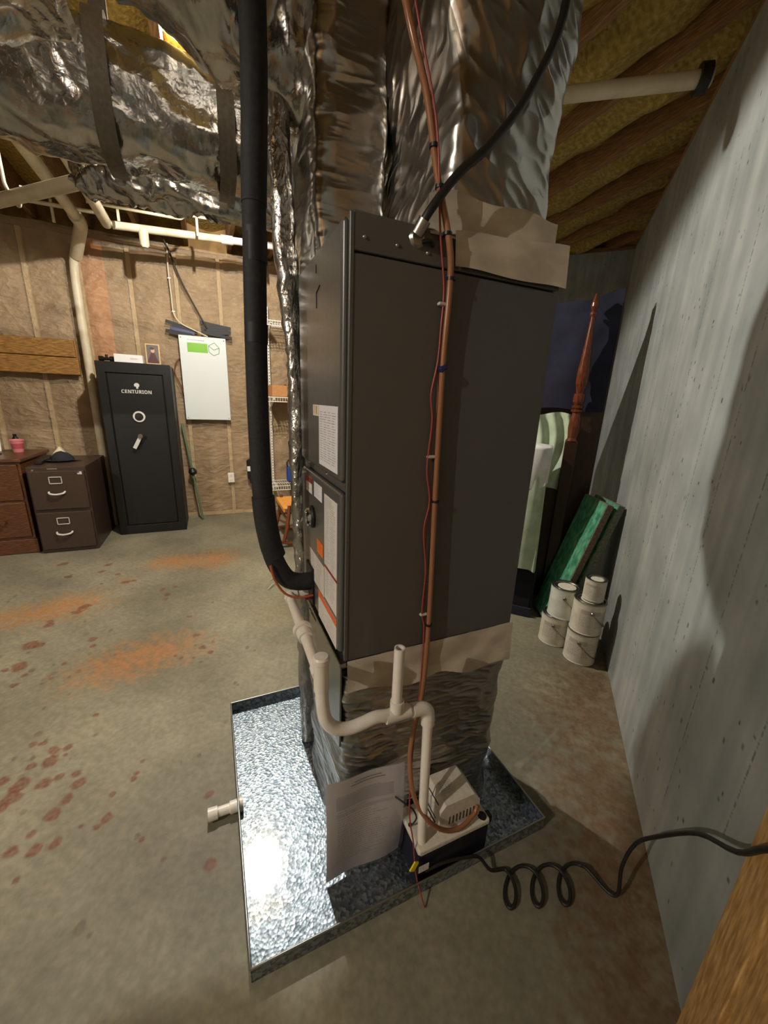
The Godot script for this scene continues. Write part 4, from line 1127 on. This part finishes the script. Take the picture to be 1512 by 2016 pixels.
	var fr := Shape.new()
	for b in [[Vector3(-0.914, 1.56, -4.43), Vector3(-0.318, 1.655, -4.41)], [Vector3(-0.914, 0.0, -4.43), Vector3(-0.318, 0.09, -4.41)], [Vector3(-0.914, 0.085, -4.43), Vector3(-0.845, 1.565, -4.41)], [Vector3(-0.387, 0.085, -4.43), Vector3(-0.318, 1.565, -4.41)]]:
		fr.span(b[0], b[1], 0.004)
	obj("door_frame", fr, M.safe, s)
	var door := obj("door", Shape.new().span(Vector3(-0.838, 0.096, -4.43), Vector3(-0.394, 1.554, -4.414), 0.006), M.safe, s)
	text("lettering", "CENTURION", 0.043, Vector3(-0.616, 1.398, -4.4125), Basis.IDENTITY, M.silver_paint, door, true, 0.002)
	obj("rule", Shape.new().span(Vector3(-0.74, 1.383, -4.414), Vector3(-0.49, 1.386, -4.4125), 0.0004), M.zinc, door)
	obj("crest", Shape.new().prism(PackedVector2Array([Vector2(-0.02, 0.0), Vector2(-0.004, -0.004), Vector2(-0.004, -0.022), Vector2(0.012, -0.022), Vector2(0.012, -0.008), Vector2(0.022, 0.0), Vector2(0.024, 0.014), Vector2(0.014, 0.028), Vector2(-0.004, 0.03), Vector2(-0.018, 0.018)]), 0.002, Transform3D(Basis.IDENTITY, Vector3(-0.612, 1.448, -4.414))), M.silver_paint, door)
	var dial := obj("dial", Shape.new().lathe([Vector2(0.034, 0.0), Vector2(0.052, 0.0), Vector2(0.05, 0.014), Vector2(0.036, 0.016), Vector2(0.034, 0.004)], 30, Transform3D(Basis(Vector3.RIGHT, PI / 2), Vector3(-0.622, 1.17, -4.414))), M.silver_paint, door)
	obj("dial_knob", Shape.new().lathe([Vector2(0.034, 0.0), Vector2(0.03, 0.022), Vector2(0.0, 0.024)], 24, Transform3D(Basis(Vector3.RIGHT, PI / 2), Vector3(-0.622, 1.17, -4.412))), M.black, dial)
	var hd := obj("handle", Shape.new().bar(Vector3(-0.628, 0.985, -4.378), Vector3(-0.69, 0.87, -4.378), 0.034, 0.014, 0.005, Vector3.BACK), M.silver_paint, door)
	obj("handle_hub", Shape.new().lathe([Vector2(0.014, 0.0), Vector2(0.014, 0.05), Vector2(0.022, 0.05), Vector2(0.02, 0.056), Vector2(0.0, 0.056)], 18, Transform3D(Basis(Vector3.RIGHT, PI / 2), Vector3(-0.626, 0.99, -4.414))), M.steel, hd)
	# on the safe
	var bx := thing("white_box", "long white carton with black print on the safe", "carton", Vector3(-0.66, 1.656, -4.55))
	obj("carton", Shape.new().span(Vector3(-0.775, 1.656, -4.62), Vector3(-0.545, 1.73, -4.5), 0.002), M.white, bx)
	obj("print", Shape.new().span(Vector3(-0.65, 1.685, -4.5003), Vector3(-0.57, 1.7, -4.4992), 0.0003), print_sheet(60, 20, 43, c8(226, 226, 222), c8(40, 40, 44), 3, [], 1, 0.05), bx)
	var sc := thing("rifle_scope", "black riflescope tube lying on the safe's left side", "scope", Vector3(-0.83, 1.656, -4.52))
	obj("tube", Shape.new().tube([Vector3(-0.9, 1.682, -4.56), Vector3(-0.87, 1.682, -4.555), Vector3(-0.862, 1.682, -4.553), Vector3(-0.82, 1.682, -4.545), Vector3(-0.81, 1.682, -4.543), Vector3(-0.785, 1.682, -4.54)], [0.024, 0.024, 0.014, 0.014, 0.024, 0.025], 14), M.black, sc)
	obj("turret", Shape.new().lathe([Vector2(0.0, 0.03), Vector2(0.011, 0.03), Vector2(0.011, 0.0)], 12, Transform3D(Basis.IDENTITY, Vector3(-0.84, 1.69, -4.55))), M.black, sc)
	var ph := thing("photo_frame", "small framed portrait standing on the safe", "picture", Vector3(-0.46, 1.656, -4.55))
	var tilt := Basis(Vector3.RIGHT, -0.12)
	obj("frame", Shape.new().box(Vector3(-0.46, 1.752, -4.55), Vector3(0.122, 0.19, 0.012), 0.003, tilt), M.stud, ph)
	obj("portrait", Shape.new().box(Vector3(-0.46, 1.753, -4.5435), Vector3(0.1, 0.166, 0.002), 0.0004, tilt), portrait(), ph)
	# poster board with a green heading
	var wb := thing("wall_board", "glossy white panel with green heading hung on the plastic covered wall", "sign", Vector3(-0.013, 1.13, -4.83))
	obj("panel", Shape.new().span(Vector3(-0.24, 1.13, -4.845), Vector3(0.214, 1.985, -4.825), 0.003), mat(c8(226, 232, 230), 0.16), wb)
	obj("green_heading", Shape.new().span(Vector3(-0.165, 1.825, -4.8255), Vector3(0.03, 1.918, -4.8242), 0.0003), mat(c8(132, 192, 72), 0.25), wb)
	obj("heading_print", Shape.new().span(Vector3(-0.165, 1.93, -4.8255), Vector3(0.05, 1.948, -4.8242), 0.0003), print_sheet(110, 12, 47, c8(226, 232, 230), c8(74, 78, 72), 1, [], 1, 0.02), wb)
	var cu := Shape.new()
	var hexa := [Vector2(0.04, 1.9), Vector2(0.1, 1.935), Vector2(0.145, 1.885), Vector2(0.14, 1.83), Vector2(0.085, 1.805), Vector2(0.04, 1.84), Vector2(0.09, 1.862)]
	for e in [[0, 1], [1, 2], [2, 6], [6, 0], [2, 3], [3, 4], [4, 5], [5, 0]]:
		cu.bar(Vector3(hexa[e[0]].x, hexa[e[0]].y, -4.8242), Vector3(hexa[e[1]].x, hexa[e[1]].y, -4.8242), 0.006, 0.0012, 0.0003, Vector3.BACK)
	obj("cube_outline", cu, mat(c8(120, 150, 90), 0.3), wb)
	for q in [Vector2(-0.22, 1.962), Vector2(0.195, 1.962), Vector2(-0.22, 1.15), Vector2(0.195, 1.15)]:
		obj("screw", Shape.new().lathe([Vector2(0.0, 0.003), Vector2(0.006, 0.0)], 10, Transform3D(Basis(Vector3.RIGHT, PI / 2), Vector3(q.x, q.y, -4.825))), M.zinc, wb)
	# wood planks on the wall
	var pk := thing("plank_rack", "two wide brown boards fixed to the wall above the dresser", "panel", Vector3(-1.55, 1.53, -4.84))
	obj("board", Shape.new().span(Vector3(-2.2, 1.69, -4.835), Vector3(-1.135, 1.842, -4.8), 0.006), M.plank, pk)
	obj("board", Shape.new().span(Vector3(-2.2, 1.53, -4.835), Vector3(-1.12, 1.685, -4.8), 0.006), M.plank, pk)
	obj("batten", Shape.new().span(Vector3(-1.17, 1.525, -4.86), Vector3(-1.125, 1.845, -4.833), 0.003), M.plank, pk)
	# cables and tape above the panel
	var cb := thing("wall_cable", "pale cable drooping down the wall to the white panel", "cable", Vector3(-0.1, 2.0, -4.85))
	obj("jacket", Shape.new().tube(smooth([Vector3(-0.26, 2.8, -4.83), Vector3(-0.272, 2.6, -4.84), Vector3(-0.268, 2.35, -4.84), Vector3(-0.262, 2.19, -4.84), Vector3(-0.21, 2.1, -4.84), Vector3(-0.08, 2.04, -4.835), Vector3(0.04, 1.99, -4.83)], 5), 0.0075, 8), M.beige_wire, cb)
	for q in [Vector3(-0.27, 2.5, -4.842), Vector3(-0.262, 2.2, -4.842)]:
		obj("staple", Shape.new().box(q, Vector3(0.03, 0.012, 0.02), 0.003), M.white, cb)
	single("wall_cable", Shape.new().tube(smooth([Vector3(-0.3, 2.86, -4.8), Vector3(-0.25, 2.74, -4.83), Vector3(-0.17, 2.5, -4.84), Vector3(-0.06, 2.27, -4.84), Vector3(0.04, 2.07, -4.84)], 5), 0.008, 8), M.black_rubber, "black cable slanting down the wall to the black tape", "cable")
	var rg := RandomNumberGenerator.new()
	rg.seed = 17
	for k in 2:
		var tp := thing("black_tape", ["ragged strips of black tape at upper left of the white panel", "ragged strips of black tape at upper right of the white panel"][k], "tape", Vector3([-0.2, 0.2][k], 2.0, -4.85))
		for q in 5:
			var x0: float = [-0.35, -0.02][k] + rg.randf_range(-0.02, 0.07)
			var x1: float = [-0.03, 0.31][k] + rg.randf_range(-0.08, 0.03)
			var y: float = [2.075, 2.11][k] - 0.024 * q
			obj("strip", Shape.new().box(Vector3((x0 + x1) * 0.5, y, -4.852 + 0.003 * q), Vector3(x1 - x0, 0.032, 0.004), 0.001, Basis(Vector3.BACK, [-0.2, 0.0][k] + rg.randf_range(-0.13, 0.13))), M.blue_tape if k == 0 and q == 2 else M.black_tape, tp)
	single("wire_tail", Shape.new().tube(smooth([Vector3(-0.24, 1.77, -4.85), Vector3(-0.29, 1.7, -4.845), Vector3(-0.305, 1.6, -4.845), Vector3(-0.26, 1.48, -4.845), Vector3(-0.235, 1.37, -4.85)], 5), 0.006, 8), M.brown_wire, "dark red wire curling out left of the white panel", "wire")
	# leaning tool
	var tr := thing("trimmer_pole", "green rod with black grip leaning on the wall right of the safe", "tool", Vector3(-0.164, 0, -4.74))
	obj("shaft", Shape.new().tube([Vector3(-0.29, 1.08, -4.85), Vector3(-0.164, 0.012, -4.74)], 0.0115, 10), M.green_metal, tr)
	obj("grip", Shape.new().lathe([Vector2(0.013, -0.04), Vector2(0.03, -0.03), Vector2(0.045, 0.0), Vector2(0.03, 0.035), Vector2(0.013, 0.045)], 14, Transform3D(Basis(Vector3.BACK, 0.16), Vector3(-0.228, 0.556, -4.796))), M.black, tr)
	obj("clamp", Shape.new().box(Vector3(-0.21, 0.55, -4.79), Vector3(0.05, 0.03, 0.03), 0.006), M.black, tr)
	var ou := thing("outlet", "white wall outlet box low on the plastic covered wall", "outlet", Vector3(0.176, 0.42, -4.87))
	obj("plate", Shape.new().box(Vector3(0.176, 0.46, -4.866), Vector3(0.07, 0.115, 0.03), 0.004), M.white, ou)
	for y in [0.435, 0.485]:
		obj("socket", Shape.new().box(Vector3(0.176, y, -4.85), Vector3(0.032, 0.026, 0.003), 0.001), M.cream, ou)


func portrait() -> StandardMaterial3D:
	var im := Image.create(60, 100, false, Image.FORMAT_RGB8)
	im.fill(c8(92, 88, 84))
	for y in 100:
		for x in 60:
			var p := Vector2(x, y)
			if y > 38 and absf(x - 29) < 6 + (y - 38) * 0.42:
				im.set_pixel(x, y, c8(74, 34, 34))
			if ((p - Vector2(30, 30)) / Vector2(10, 13)).length() < 1.0:
				im.set_pixel(x, y, c8(206, 150, 128))
			if ((p - Vector2(27, 19)) / Vector2(11, 7)).length() < 1.0:
				im.set_pixel(x, y, c8(60, 44, 36))
	var m := mat(Color.WHITE, 0.4)
	m.albedo_texture = tex(im)
	return m


func build_shelf() -> void:
	var s := thing("wire_shelf", "white wire shelving on a slotted rail beside the foil riser", "shelf", Vector3(0.9, 0.3, -4.84))
	obj("rail", Shape.new().span(Vector3(0.648, 0.3, -4.862), Vector3(0.674, 2.36, -4.842), 0.003), M.wire_white, s)
	var slots := Shape.new()
	for k in 62:
		slots.span(Vector3(0.656, 0.33 + 0.0325 * k, -4.8425), Vector3(0.666, 0.343 + 0.0325 * k, -4.8412), 0.0003)
	var so := obj("rail_slots", slots, M.strap, s)
	so.set_meta("kind", "stuff")
	for k in 3:
		var y: float = [2.165, 1.4, 0.41][k]
		for a in [[0.0, -4.835], [0.0, -4.66], [0.0, -4.49], [-0.045, -4.485]]:
			obj("rod", Shape.new().tube([Vector3(0.575, y + a[0], a[1]), Vector3(1.5, y + a[0], a[1])], 0.0055, 8), M.wire_white, s)
		var dw := Shape.new()
		for q in 34:
			dw.tube([Vector3(0.585 + 0.027 * q, y + 0.006, -4.835), Vector3(0.585 + 0.027 * q, y + 0.006, -4.488), Vector3(0.585 + 0.027 * q, y - 0.045, -4.484)], 0.0026, 5)
		obj("deck_wires", dw, M.wire_white, s).set_meta("kind", "stuff")
		obj("bracket", Shape.new().prism(PackedVector2Array([Vector2(0, 0), Vector2(0.3, 0), Vector2(0.3, -0.02), Vector2(0.06, -0.1), Vector2(0, -0.12)]), 0.012, Transform3D(Basis(Vector3(0, 0, 1), Vector3.UP, Vector3(-1, 0, 0)), Vector3(0.667, y - 0.006, -4.842))), M.wire_white, s)
	var cx := thing("cardboard_box", "small open cardboard box on the middle wire shelf", "box", Vector3(0.73, 1.41, -4.66))
	obj("carton", Shape.new().box(Vector3(0.715, 1.47, -4.62), Vector3(0.17, 0.115, 0.16), 0.003, Basis(Vector3.UP, 0.15)), M.card, cx)
	obj("flap", Shape.new().box(Vector3(0.815, 1.5, -4.6), Vector3(0.004, 0.1, 0.15), 0.001, Basis(Vector3.BACK, 0.35)), M.card, cx)
	single("paper_stack", Shape.new().box(Vector3(0.87, 1.466, -4.64), Vector3(0.07, 0.11, 0.12), 0.004, Basis(Vector3.BACK, 0.25)), M.white, "white packet beside the cardboard box on the middle shelf", "packet")
	single("tray", Shape.new().box(Vector3(0.95, 1.42, -4.6), Vector3(0.26, 0.02, 0.16), 0.004), M.black, "flat black tray on the middle wire shelf", "tray")
	var jug := thing("jug", "blue jug with pale top on the lowest wire shelf", "jug", Vector3(0.86, 0.42, -4.68))
	obj("body", Shape.new().box(Vector3(0.86, 0.515, -4.68), Vector3(0.12, 0.19, 0.1), 0.016), M.blue, jug)
	obj("cap", Shape.new().lathe([Vector2(0.04, 0.0), Vector2(0.036, 0.06), Vector2(0.02, 0.075), Vector2(0.0, 0.075)], 16, Transform3D(Basis.IDENTITY, Vector3(0.865, 0.61, -4.68))), M.cream, jug)
	obj("handle", Shape.new().tube(smooth([Vector3(0.81, 0.6, -4.66), Vector3(0.8, 0.65, -4.66), Vector3(0.825, 0.69, -4.66)], 4), 0.008, 8), M.black, jug)
	var hg := thing("hanging_tool", "black tool with white label hanging on the wall behind the black pipe", "tool", Vector3(0.42, 0.45, -4.82))
	obj("body", Shape.new().prism(PackedVector2Array([Vector2(-0.055, -0.02), Vector2(0.05, -0.05), Vector2(0.06, 0.2), Vector2(0.03, 0.25), Vector2(-0.06, 0.19)]), 0.06, Transform3D(Basis.IDENTITY, Vector3(0.415, 0.47, -4.86))), M.black, hg)
	obj("white_label", Shape.new().span(Vector3(0.358, 0.54, -4.8), Vector3(0.47, 0.6, -4.797), 0.001), M.white, hg)
	obj("tip", Shape.new().prism(PackedVector2Array([Vector2(-0.04, 0.0), Vector2(0.04, 0.0), Vector2(0.02, -0.07), Vector2(-0.03, -0.06)]), 0.05, Transform3D(Basis.IDENTITY, Vector3(0.415, 0.45, -4.86))), M.black, hg)
	# child's rocking chair
	var r := thing("rocking_chair", "small brown rocking chair with an orange woven seat", "chair", Vector3(0.74, 0, -3.85))
	for z in [-3.58, -4.08]:
		var arc := []
		for k in 15:
			var t := k / 14.0
			arc.append(Vector3(lerpf(0.42, 1.1, t), 0.022 + 0.09 * (2.0 * t - 1.0) ** 2, z))
		var ro := Shape.new()
		for k in 14:
			ro.bar(arc[k], arc[k + 1] + (arc[k + 1] - arc[k]) * 0.05, 0.024, 0.036, 0.003, Vector3.BACK)
		obj("rocker", ro, M.chair_wood, r)
		obj("leg", Shape.new().tube([Vector3(0.56, 0.04, z), Vector3(0.6, 0.2, z + 0.01), Vector3(0.63, 0.41, z + (0.02 if z < -3.8 else -0.02))], [0.016, 0.019, 0.017], 12), M.chair_wood, r)
		obj("leg", Shape.new().tube([Vector3(0.94, 0.05, z), Vector3(0.95, 0.3, z), Vector3(1.04, 0.85, z)], [0.016, 0.019, 0.014], 12), M.chair_wood, r)
		obj("stretcher", Shape.new().tube([Vector3(0.59, 0.2, z), Vector3(0.95, 0.19, z)], 0.011, 10), M.chair_wood, r)
	obj("stretcher", Shape.new().tube([Vector3(0.6, 0.24, -3.58), Vector3(0.6, 0.13, -4.08)], 0.012, 10), M.chair_wood, r)
	obj("stretcher", Shape.new().tube([Vector3(0.6, 0.28, -3.58), Vector3(0.6, 0.28, -4.08)], 0.011, 10), M.chair_wood, r)
	obj("seat", Shape.new().patch(24, 18, func(u: float, v: float): return Vector3(lerpf(0.58, 0.98, v), 0.385 - 0.02 * sin(PI * u) * sin(PI * v) + 0.003 * sin(120.0 * v), lerpf(-3.59, -4.07, u)), false, Vector3.UP), M.rush, r)
	obj("seat_edge", Shape.new().span(Vector3(0.572, 0.345, -4.07), Vector3(0.592, 0.39, -3.59), 0.008), M.rush, r)
	for k in 3:
		obj("back_slat", Shape.new().bar(Vector3(0.975 + 0.028 * k, 0.5 + 0.13 * k, -3.58), Vector3(0.975 + 0.028 * k, 0.5 + 0.13 * k, -4.08), 0.012, 0.05, 0.003), M.chair_wood, r)


# a point beside the angled wall: s leftwards from it, k away from the camera
func bed_at(s: float, y: float, k: float) -> Vector3:
	return Vector3(1.96, y, -1.69) + WN * s + WD * k


func build_bed_corner() -> void:
	var turn := Basis(-WN, Vector3.UP, -WD)
	var f := noise(FastNoiseLite.TYPE_SIMPLEX_SMOOTH, 1.0, 111, 3)
	var h := thing("headboard", "dark wooden headboard with a turned post standing on end", "headboard", bed_at(0.2, 0, 0.36))
	obj("panel", Shape.new().box(bed_at(0.42, 1.02, 0.4), Vector3(1.24, 2.04, 0.035), 0.006, turn), M.dark_wood, h)
	obj("post", Shape.new().box(bed_at(-0.03, 0.6, 0.3), Vector3(0.08, 1.2, 0.08), 0.008, turn), M.dark_wood, h)
	obj("turned_post", Shape.new().lathe([Vector2(0.0, 2.085), Vector2(0.006, 2.08), Vector2(0.02, 2.03), Vector2(0.022, 2.01), Vector2(0.012, 1.985), Vector2(0.02, 1.975), Vector2(0.02, 1.965), Vector2(0.013, 1.95), Vector2(0.015, 1.9), Vector2(0.026, 1.75), Vector2(0.037, 1.62), Vector2(0.036, 1.56), Vector2(0.022, 1.505), Vector2(0.034, 1.5), Vector2(0.036, 1.475), Vector2(0.036, 1.45), Vector2(0.024, 1.43), Vector2(0.035, 1.425), Vector2(0.035, 1.412), Vector2(0.026, 1.405), Vector2(0.036, 1.4), Vector2(0.036, 1.388), Vector2(0.026, 1.38), Vector2(0.034, 1.34), Vector2(0.038, 1.29), Vector2(0.03, 1.22), Vector2(0.042, 1.2), Vector2(0.0, 1.2)], 24, Transform3D(Basis.IDENTITY, bed_at(-0.03, 0, 0.3))), M.mahogany, h)
	obj("curved_rail", Shape.new().prism(PackedVector2Array([Vector2(-0.04, 1.13), Vector2(0.02, 1.1), Vector2(0.07, 1.03), Vector2(0.13, 0.98), Vector2(0.3, 0.94), Vector2(0.3, 0.2), Vector2(-0.04, 0.2)]), 0.025, Transform3D(Basis(WN, Vector3.UP, WD), bed_at(0, 0, 0.335))), M.dark_wood, h)
	# navy cover over the top of it
	var nv := thing("navy_blanket", "navy blue cloth hung over the top of the dark headboard", "blanket", bed_at(0.3, 1.4, 0.36))
	obj("cloth_front", Shape.new().patch(40, 24, func(u: float, v: float):
		var s := lerpf(-0.185, 1.0, u)
		var top := 2.06 + 0.05 * clampf((0.0 - s) * 6.0, 0.0, 1.0) - 0.03 * s
		return bed_at(s, lerpf(1.4 + 0.01 * sin(14.0 * s), top, v), 0.355 - 0.012 * sin(16.0 * s + 2.0 * v) * (1.0 - 0.6 * v) - 0.01 * f.get_noise_2d(s * 4.0, v * 3.0)), false, -WD), M.navy, nv)
	obj("cloth_top", Shape.new().patch(40, 6, func(u: float, v: float):
		var s := lerpf(-0.185, 1.0, u)
		var top := 2.06 + 0.05 * clampf((0.0 - s) * 6.0, 0.0, 1.0) - 0.03 * s
		return bed_at(s, top - 0.04 * v * v + 0.01 * sin(PI * v), lerpf(0.37 - 0.014 * sin(16.0 * s + 2.0) * 0.4 - 0.01 * f.get_noise_2d(s * 4.0, 3.0), 0.44, v)), false, Vector3.UP), M.navy, nv)
	obj("cloth_side", Shape.new().patch(8, 16, func(u: float, v: float): return bed_at(-0.186, lerpf(1.42, 2.1, v), lerpf(0.365, 0.46, u) + 0.004 * sin(9.0 * v)), false, -WN), M.navy, nv)
	# pale green sheet gathered behind the post
	single("bed_sheet", Shape.new().patch(50, 24, func(u: float, v: float):
		var s := lerpf(-0.02, 0.5, u)
		return bed_at(s, lerpf(1.37, 0.86, v) + 0.012 * sin(22.0 * s), 0.315 - 0.02 * sin(70.0 * s + 3.0 * sin(4.0 * v)) * (1.0 - 0.7 * v) - 0.02 * v), false, -WD), M.sheet, "pale green gathered sheet hanging behind the turned post", "sheet")
	# wrapped bundle in front of it
	var b := thing("wrapped_mattress", "tall bundle wrapped in pale green sheet with white cloth on top", "bundle", bed_at(0.3, 0.36, 0.1))
	obj("green_wrap", Shape.new().patch(48, 16, func(u: float, v: float):
		var c := cos(TAU * u)
		var q := sin(TAU * u)
		var w := 0.2 + 0.02 * (1.0 - v)
		return bed_at(0.29 + w * signf(c) * pow(absf(c), 0.3), lerpf(0.36 + 0.02 * sin(9.0 * u), 0.99, v), 0.1 + 0.12 * signf(q) * pow(absf(q), 0.3) + 0.012 * sin(40.0 * u + 2.0 * v)), true, Vector3.ZERO), M.sheet, b)
	obj("white_cover", Shape.new().patch(48, 14, func(u: float, v: float):
		var c := cos(TAU * u)
		var q := sin(TAU * u)
		var g := 1.0 if v < 0.6 else cos((v - 0.6) / 0.4 * PI * 0.5)
		var y := lerpf(0.93 + 0.02 * sin(15.0 * u), 1.17, minf(v / 0.6, 1.0)) + 0.03 * (1.0 - g)
		return bed_at(0.29 + 0.21 * g * signf(c) * pow(absf(c), 0.3), y, 0.1 + 0.13 * g * signf(q) * pow(absf(q), 0.3) + 0.008 * sin(30.0 * u + 5.0 * v)), true, Vector3.ZERO), M.white_cloth, b)
	var tk := thing("storage_trunk", "low dark trunk under navy cloth beneath the green bundle", "trunk", bed_at(0.35, 0, 0.15))
	obj("trunk_body", Shape.new().box(bed_at(0.45, 0.175, 0.15), Vector3(0.78, 0.35, 0.26), 0.02, turn), M.dark_cloth, tk)
	obj("cloth_hem", Shape.new().box(bed_at(0.45, 0.035, 0.012), Vector3(0.78, 0.07, 0.014), 0.005, turn), M.navy, tk)
	# two stretched canvases leaning on the concrete
	for k in 2:
		var along := (WD * 0.94 + WN * 0.34).normalized()
		var away := (WN * 0.94 - WD * 0.34).normalized()
		var near := wall_at(0.39 + 0.02 * k, 0.0, 0.30 - 0.062 * k)
		var bot := near
		var topp := near - away * 0.225 + Vector3(0, 0.84, 0)
		var y := (topp - bot).normalized()
		var z := along.cross(y).normalized()
		if z.dot(WN) < 0:
			z = -z
		var bs := Basis(y.cross(z), y, z)
		var long := topp.distance_to(bot)
		var mid := (bot + topp) * 0.5 + along * 0.15 + Vector3(0, 0.02, 0)
		var cv := thing("canvas", ["green painted canvas leaning on the concrete wall behind the paint cans", "grey edged canvas leaning between the green one and the wall"][k], "canvas", bot + along * 0.15, "canvases leaning on the concrete wall")
		obj("stretcher_frame", Shape.new().box(mid, Vector3(0.3, long, 0.042), 0.004, bs), [M.canvas_edge, M.canvas_grey][k], cv)
		obj("painted_face", Shape.new().box(mid + z * 0.0215, Vector3(0.29, long - 0.01, 0.002), 0.0005, bs), M.teal, cv)


func build_cans() -> void:
	var specs := [
		[Vector3(1.88, 0, -1.3), 1.0, "dented beige paint can at the bottom of the stack by the wall", 0.5, M.can],
		[Vector3(1.885, 0.191, -1.3), 1.0, "labelled beige paint can in the middle of the stack by the wall", 0.9, M.can],
		[Vector3(1.9, 0.382, -1.3), 0.66, "small quart paint can topping the stack by the wall", 0.3, M.can],
		[Vector3(1.875, 0, -1.49), 1.0, "beige paint can on the floor at the left of the stack", 0.6, M.can],
		[Vector3(1.89, 0.191, -1.47), 1.0, "whitest paint can set on top of the left can", 0.7, M.can_pale]]
	for k in specs.size():
		var q: Array = specs[k]
		var sz: float = q[1]
		var r := 0.083 * sz
		var h := 0.19 * sz
		var c := thing("paint_can", q[2], "can", q[0], "paint cans stacked by the concrete wall")
		var at := Transform3D(Basis(Vector3.UP, q[3]), q[0])
		obj("body", Shape.new().lathe([Vector2(0.0, 0.0), Vector2(r, 0.0), Vector2(r * 1.02, 0.003), Vector2(r * 1.02, 0.006), Vector2(r, 0.009), Vector2(r, h - 0.009), Vector2(r * 1.02, h - 0.006), Vector2(r * 1.02, h)], 32, at), q[4], c)
		obj("rim", Shape.new().lathe([Vector2(r * 1.02, h - 0.004), Vector2(r * 1.02, h), Vector2(r * 0.9, h), Vector2(r * 0.9, h - 0.007)], 32, at), M.can_metal, c)
		var lid := obj("lid", Shape.new().lathe([Vector2(r * 0.9, h - 0.007), Vector2(r * 0.84, h - 0.002), Vector2(r * 0.8, h - 0.007), Vector2(0.0, h - 0.007)], 32, at), M.can_metal, c)
		obj("paint_patch", Shape.new().lathe([Vector2(r * 0.62, h - 0.0065), Vector2(r * 0.58, h - 0.005), Vector2(0.0, h - 0.005)], 22, Transform3D(at.basis, q[0] + at.basis * Vector3(0.004, 0, 0.003))), M.lid_paint, lid)
		if k != 4:
			var lab := Shape.new()
			lab.patch(16, 2, func(u: float, v: float): return at * Vector3((r + 0.0006) * cos(2.4 * u + 2.2), lerpf(h * 0.8, h * 0.2, v), -(r + 0.0006) * sin(2.4 * u + 2.2)), false, Vector3.ZERO)
			for i in lab.n.size():
				var o: Vector3 = lab.v[i] - q[0]
				lab.n[i] = Vector3(o.x, 0, o.z).normalized()
			obj("paper_label", lab.rewind(), print_sheet(150, 90, 200 + k, c8(216, 209, 194), c8(120, 112, 100), 12, [[0.0, 0.2, c8(186, 176, 160), 0.1, 0.6]], 2, 0.08), c)
		if sz == 1.0:
			var bail := []
			for i in 21:
				var a := PI * i / 20.0
				bail.append(at * Vector3((r + 0.005) * cos(a), h * 0.72 - h * 0.5 * sin(a), (r + 0.007) * sin(a)))
			obj("bail_handle", Shape.new().tube(bail, 0.0024, 6), M.zinc, c)
			for sx in [-1, 1]:
				obj("ear", Shape.new().lathe([Vector2(0.011, 0.0), Vector2(0.008, 0.006), Vector2(0.0, 0.007)], 12, Transform3D(at.basis * Basis(Vector3.BACK, -sx * PI / 2), at * Vector3(sx * r, h * 0.72, 0))), M.can_metal, c)
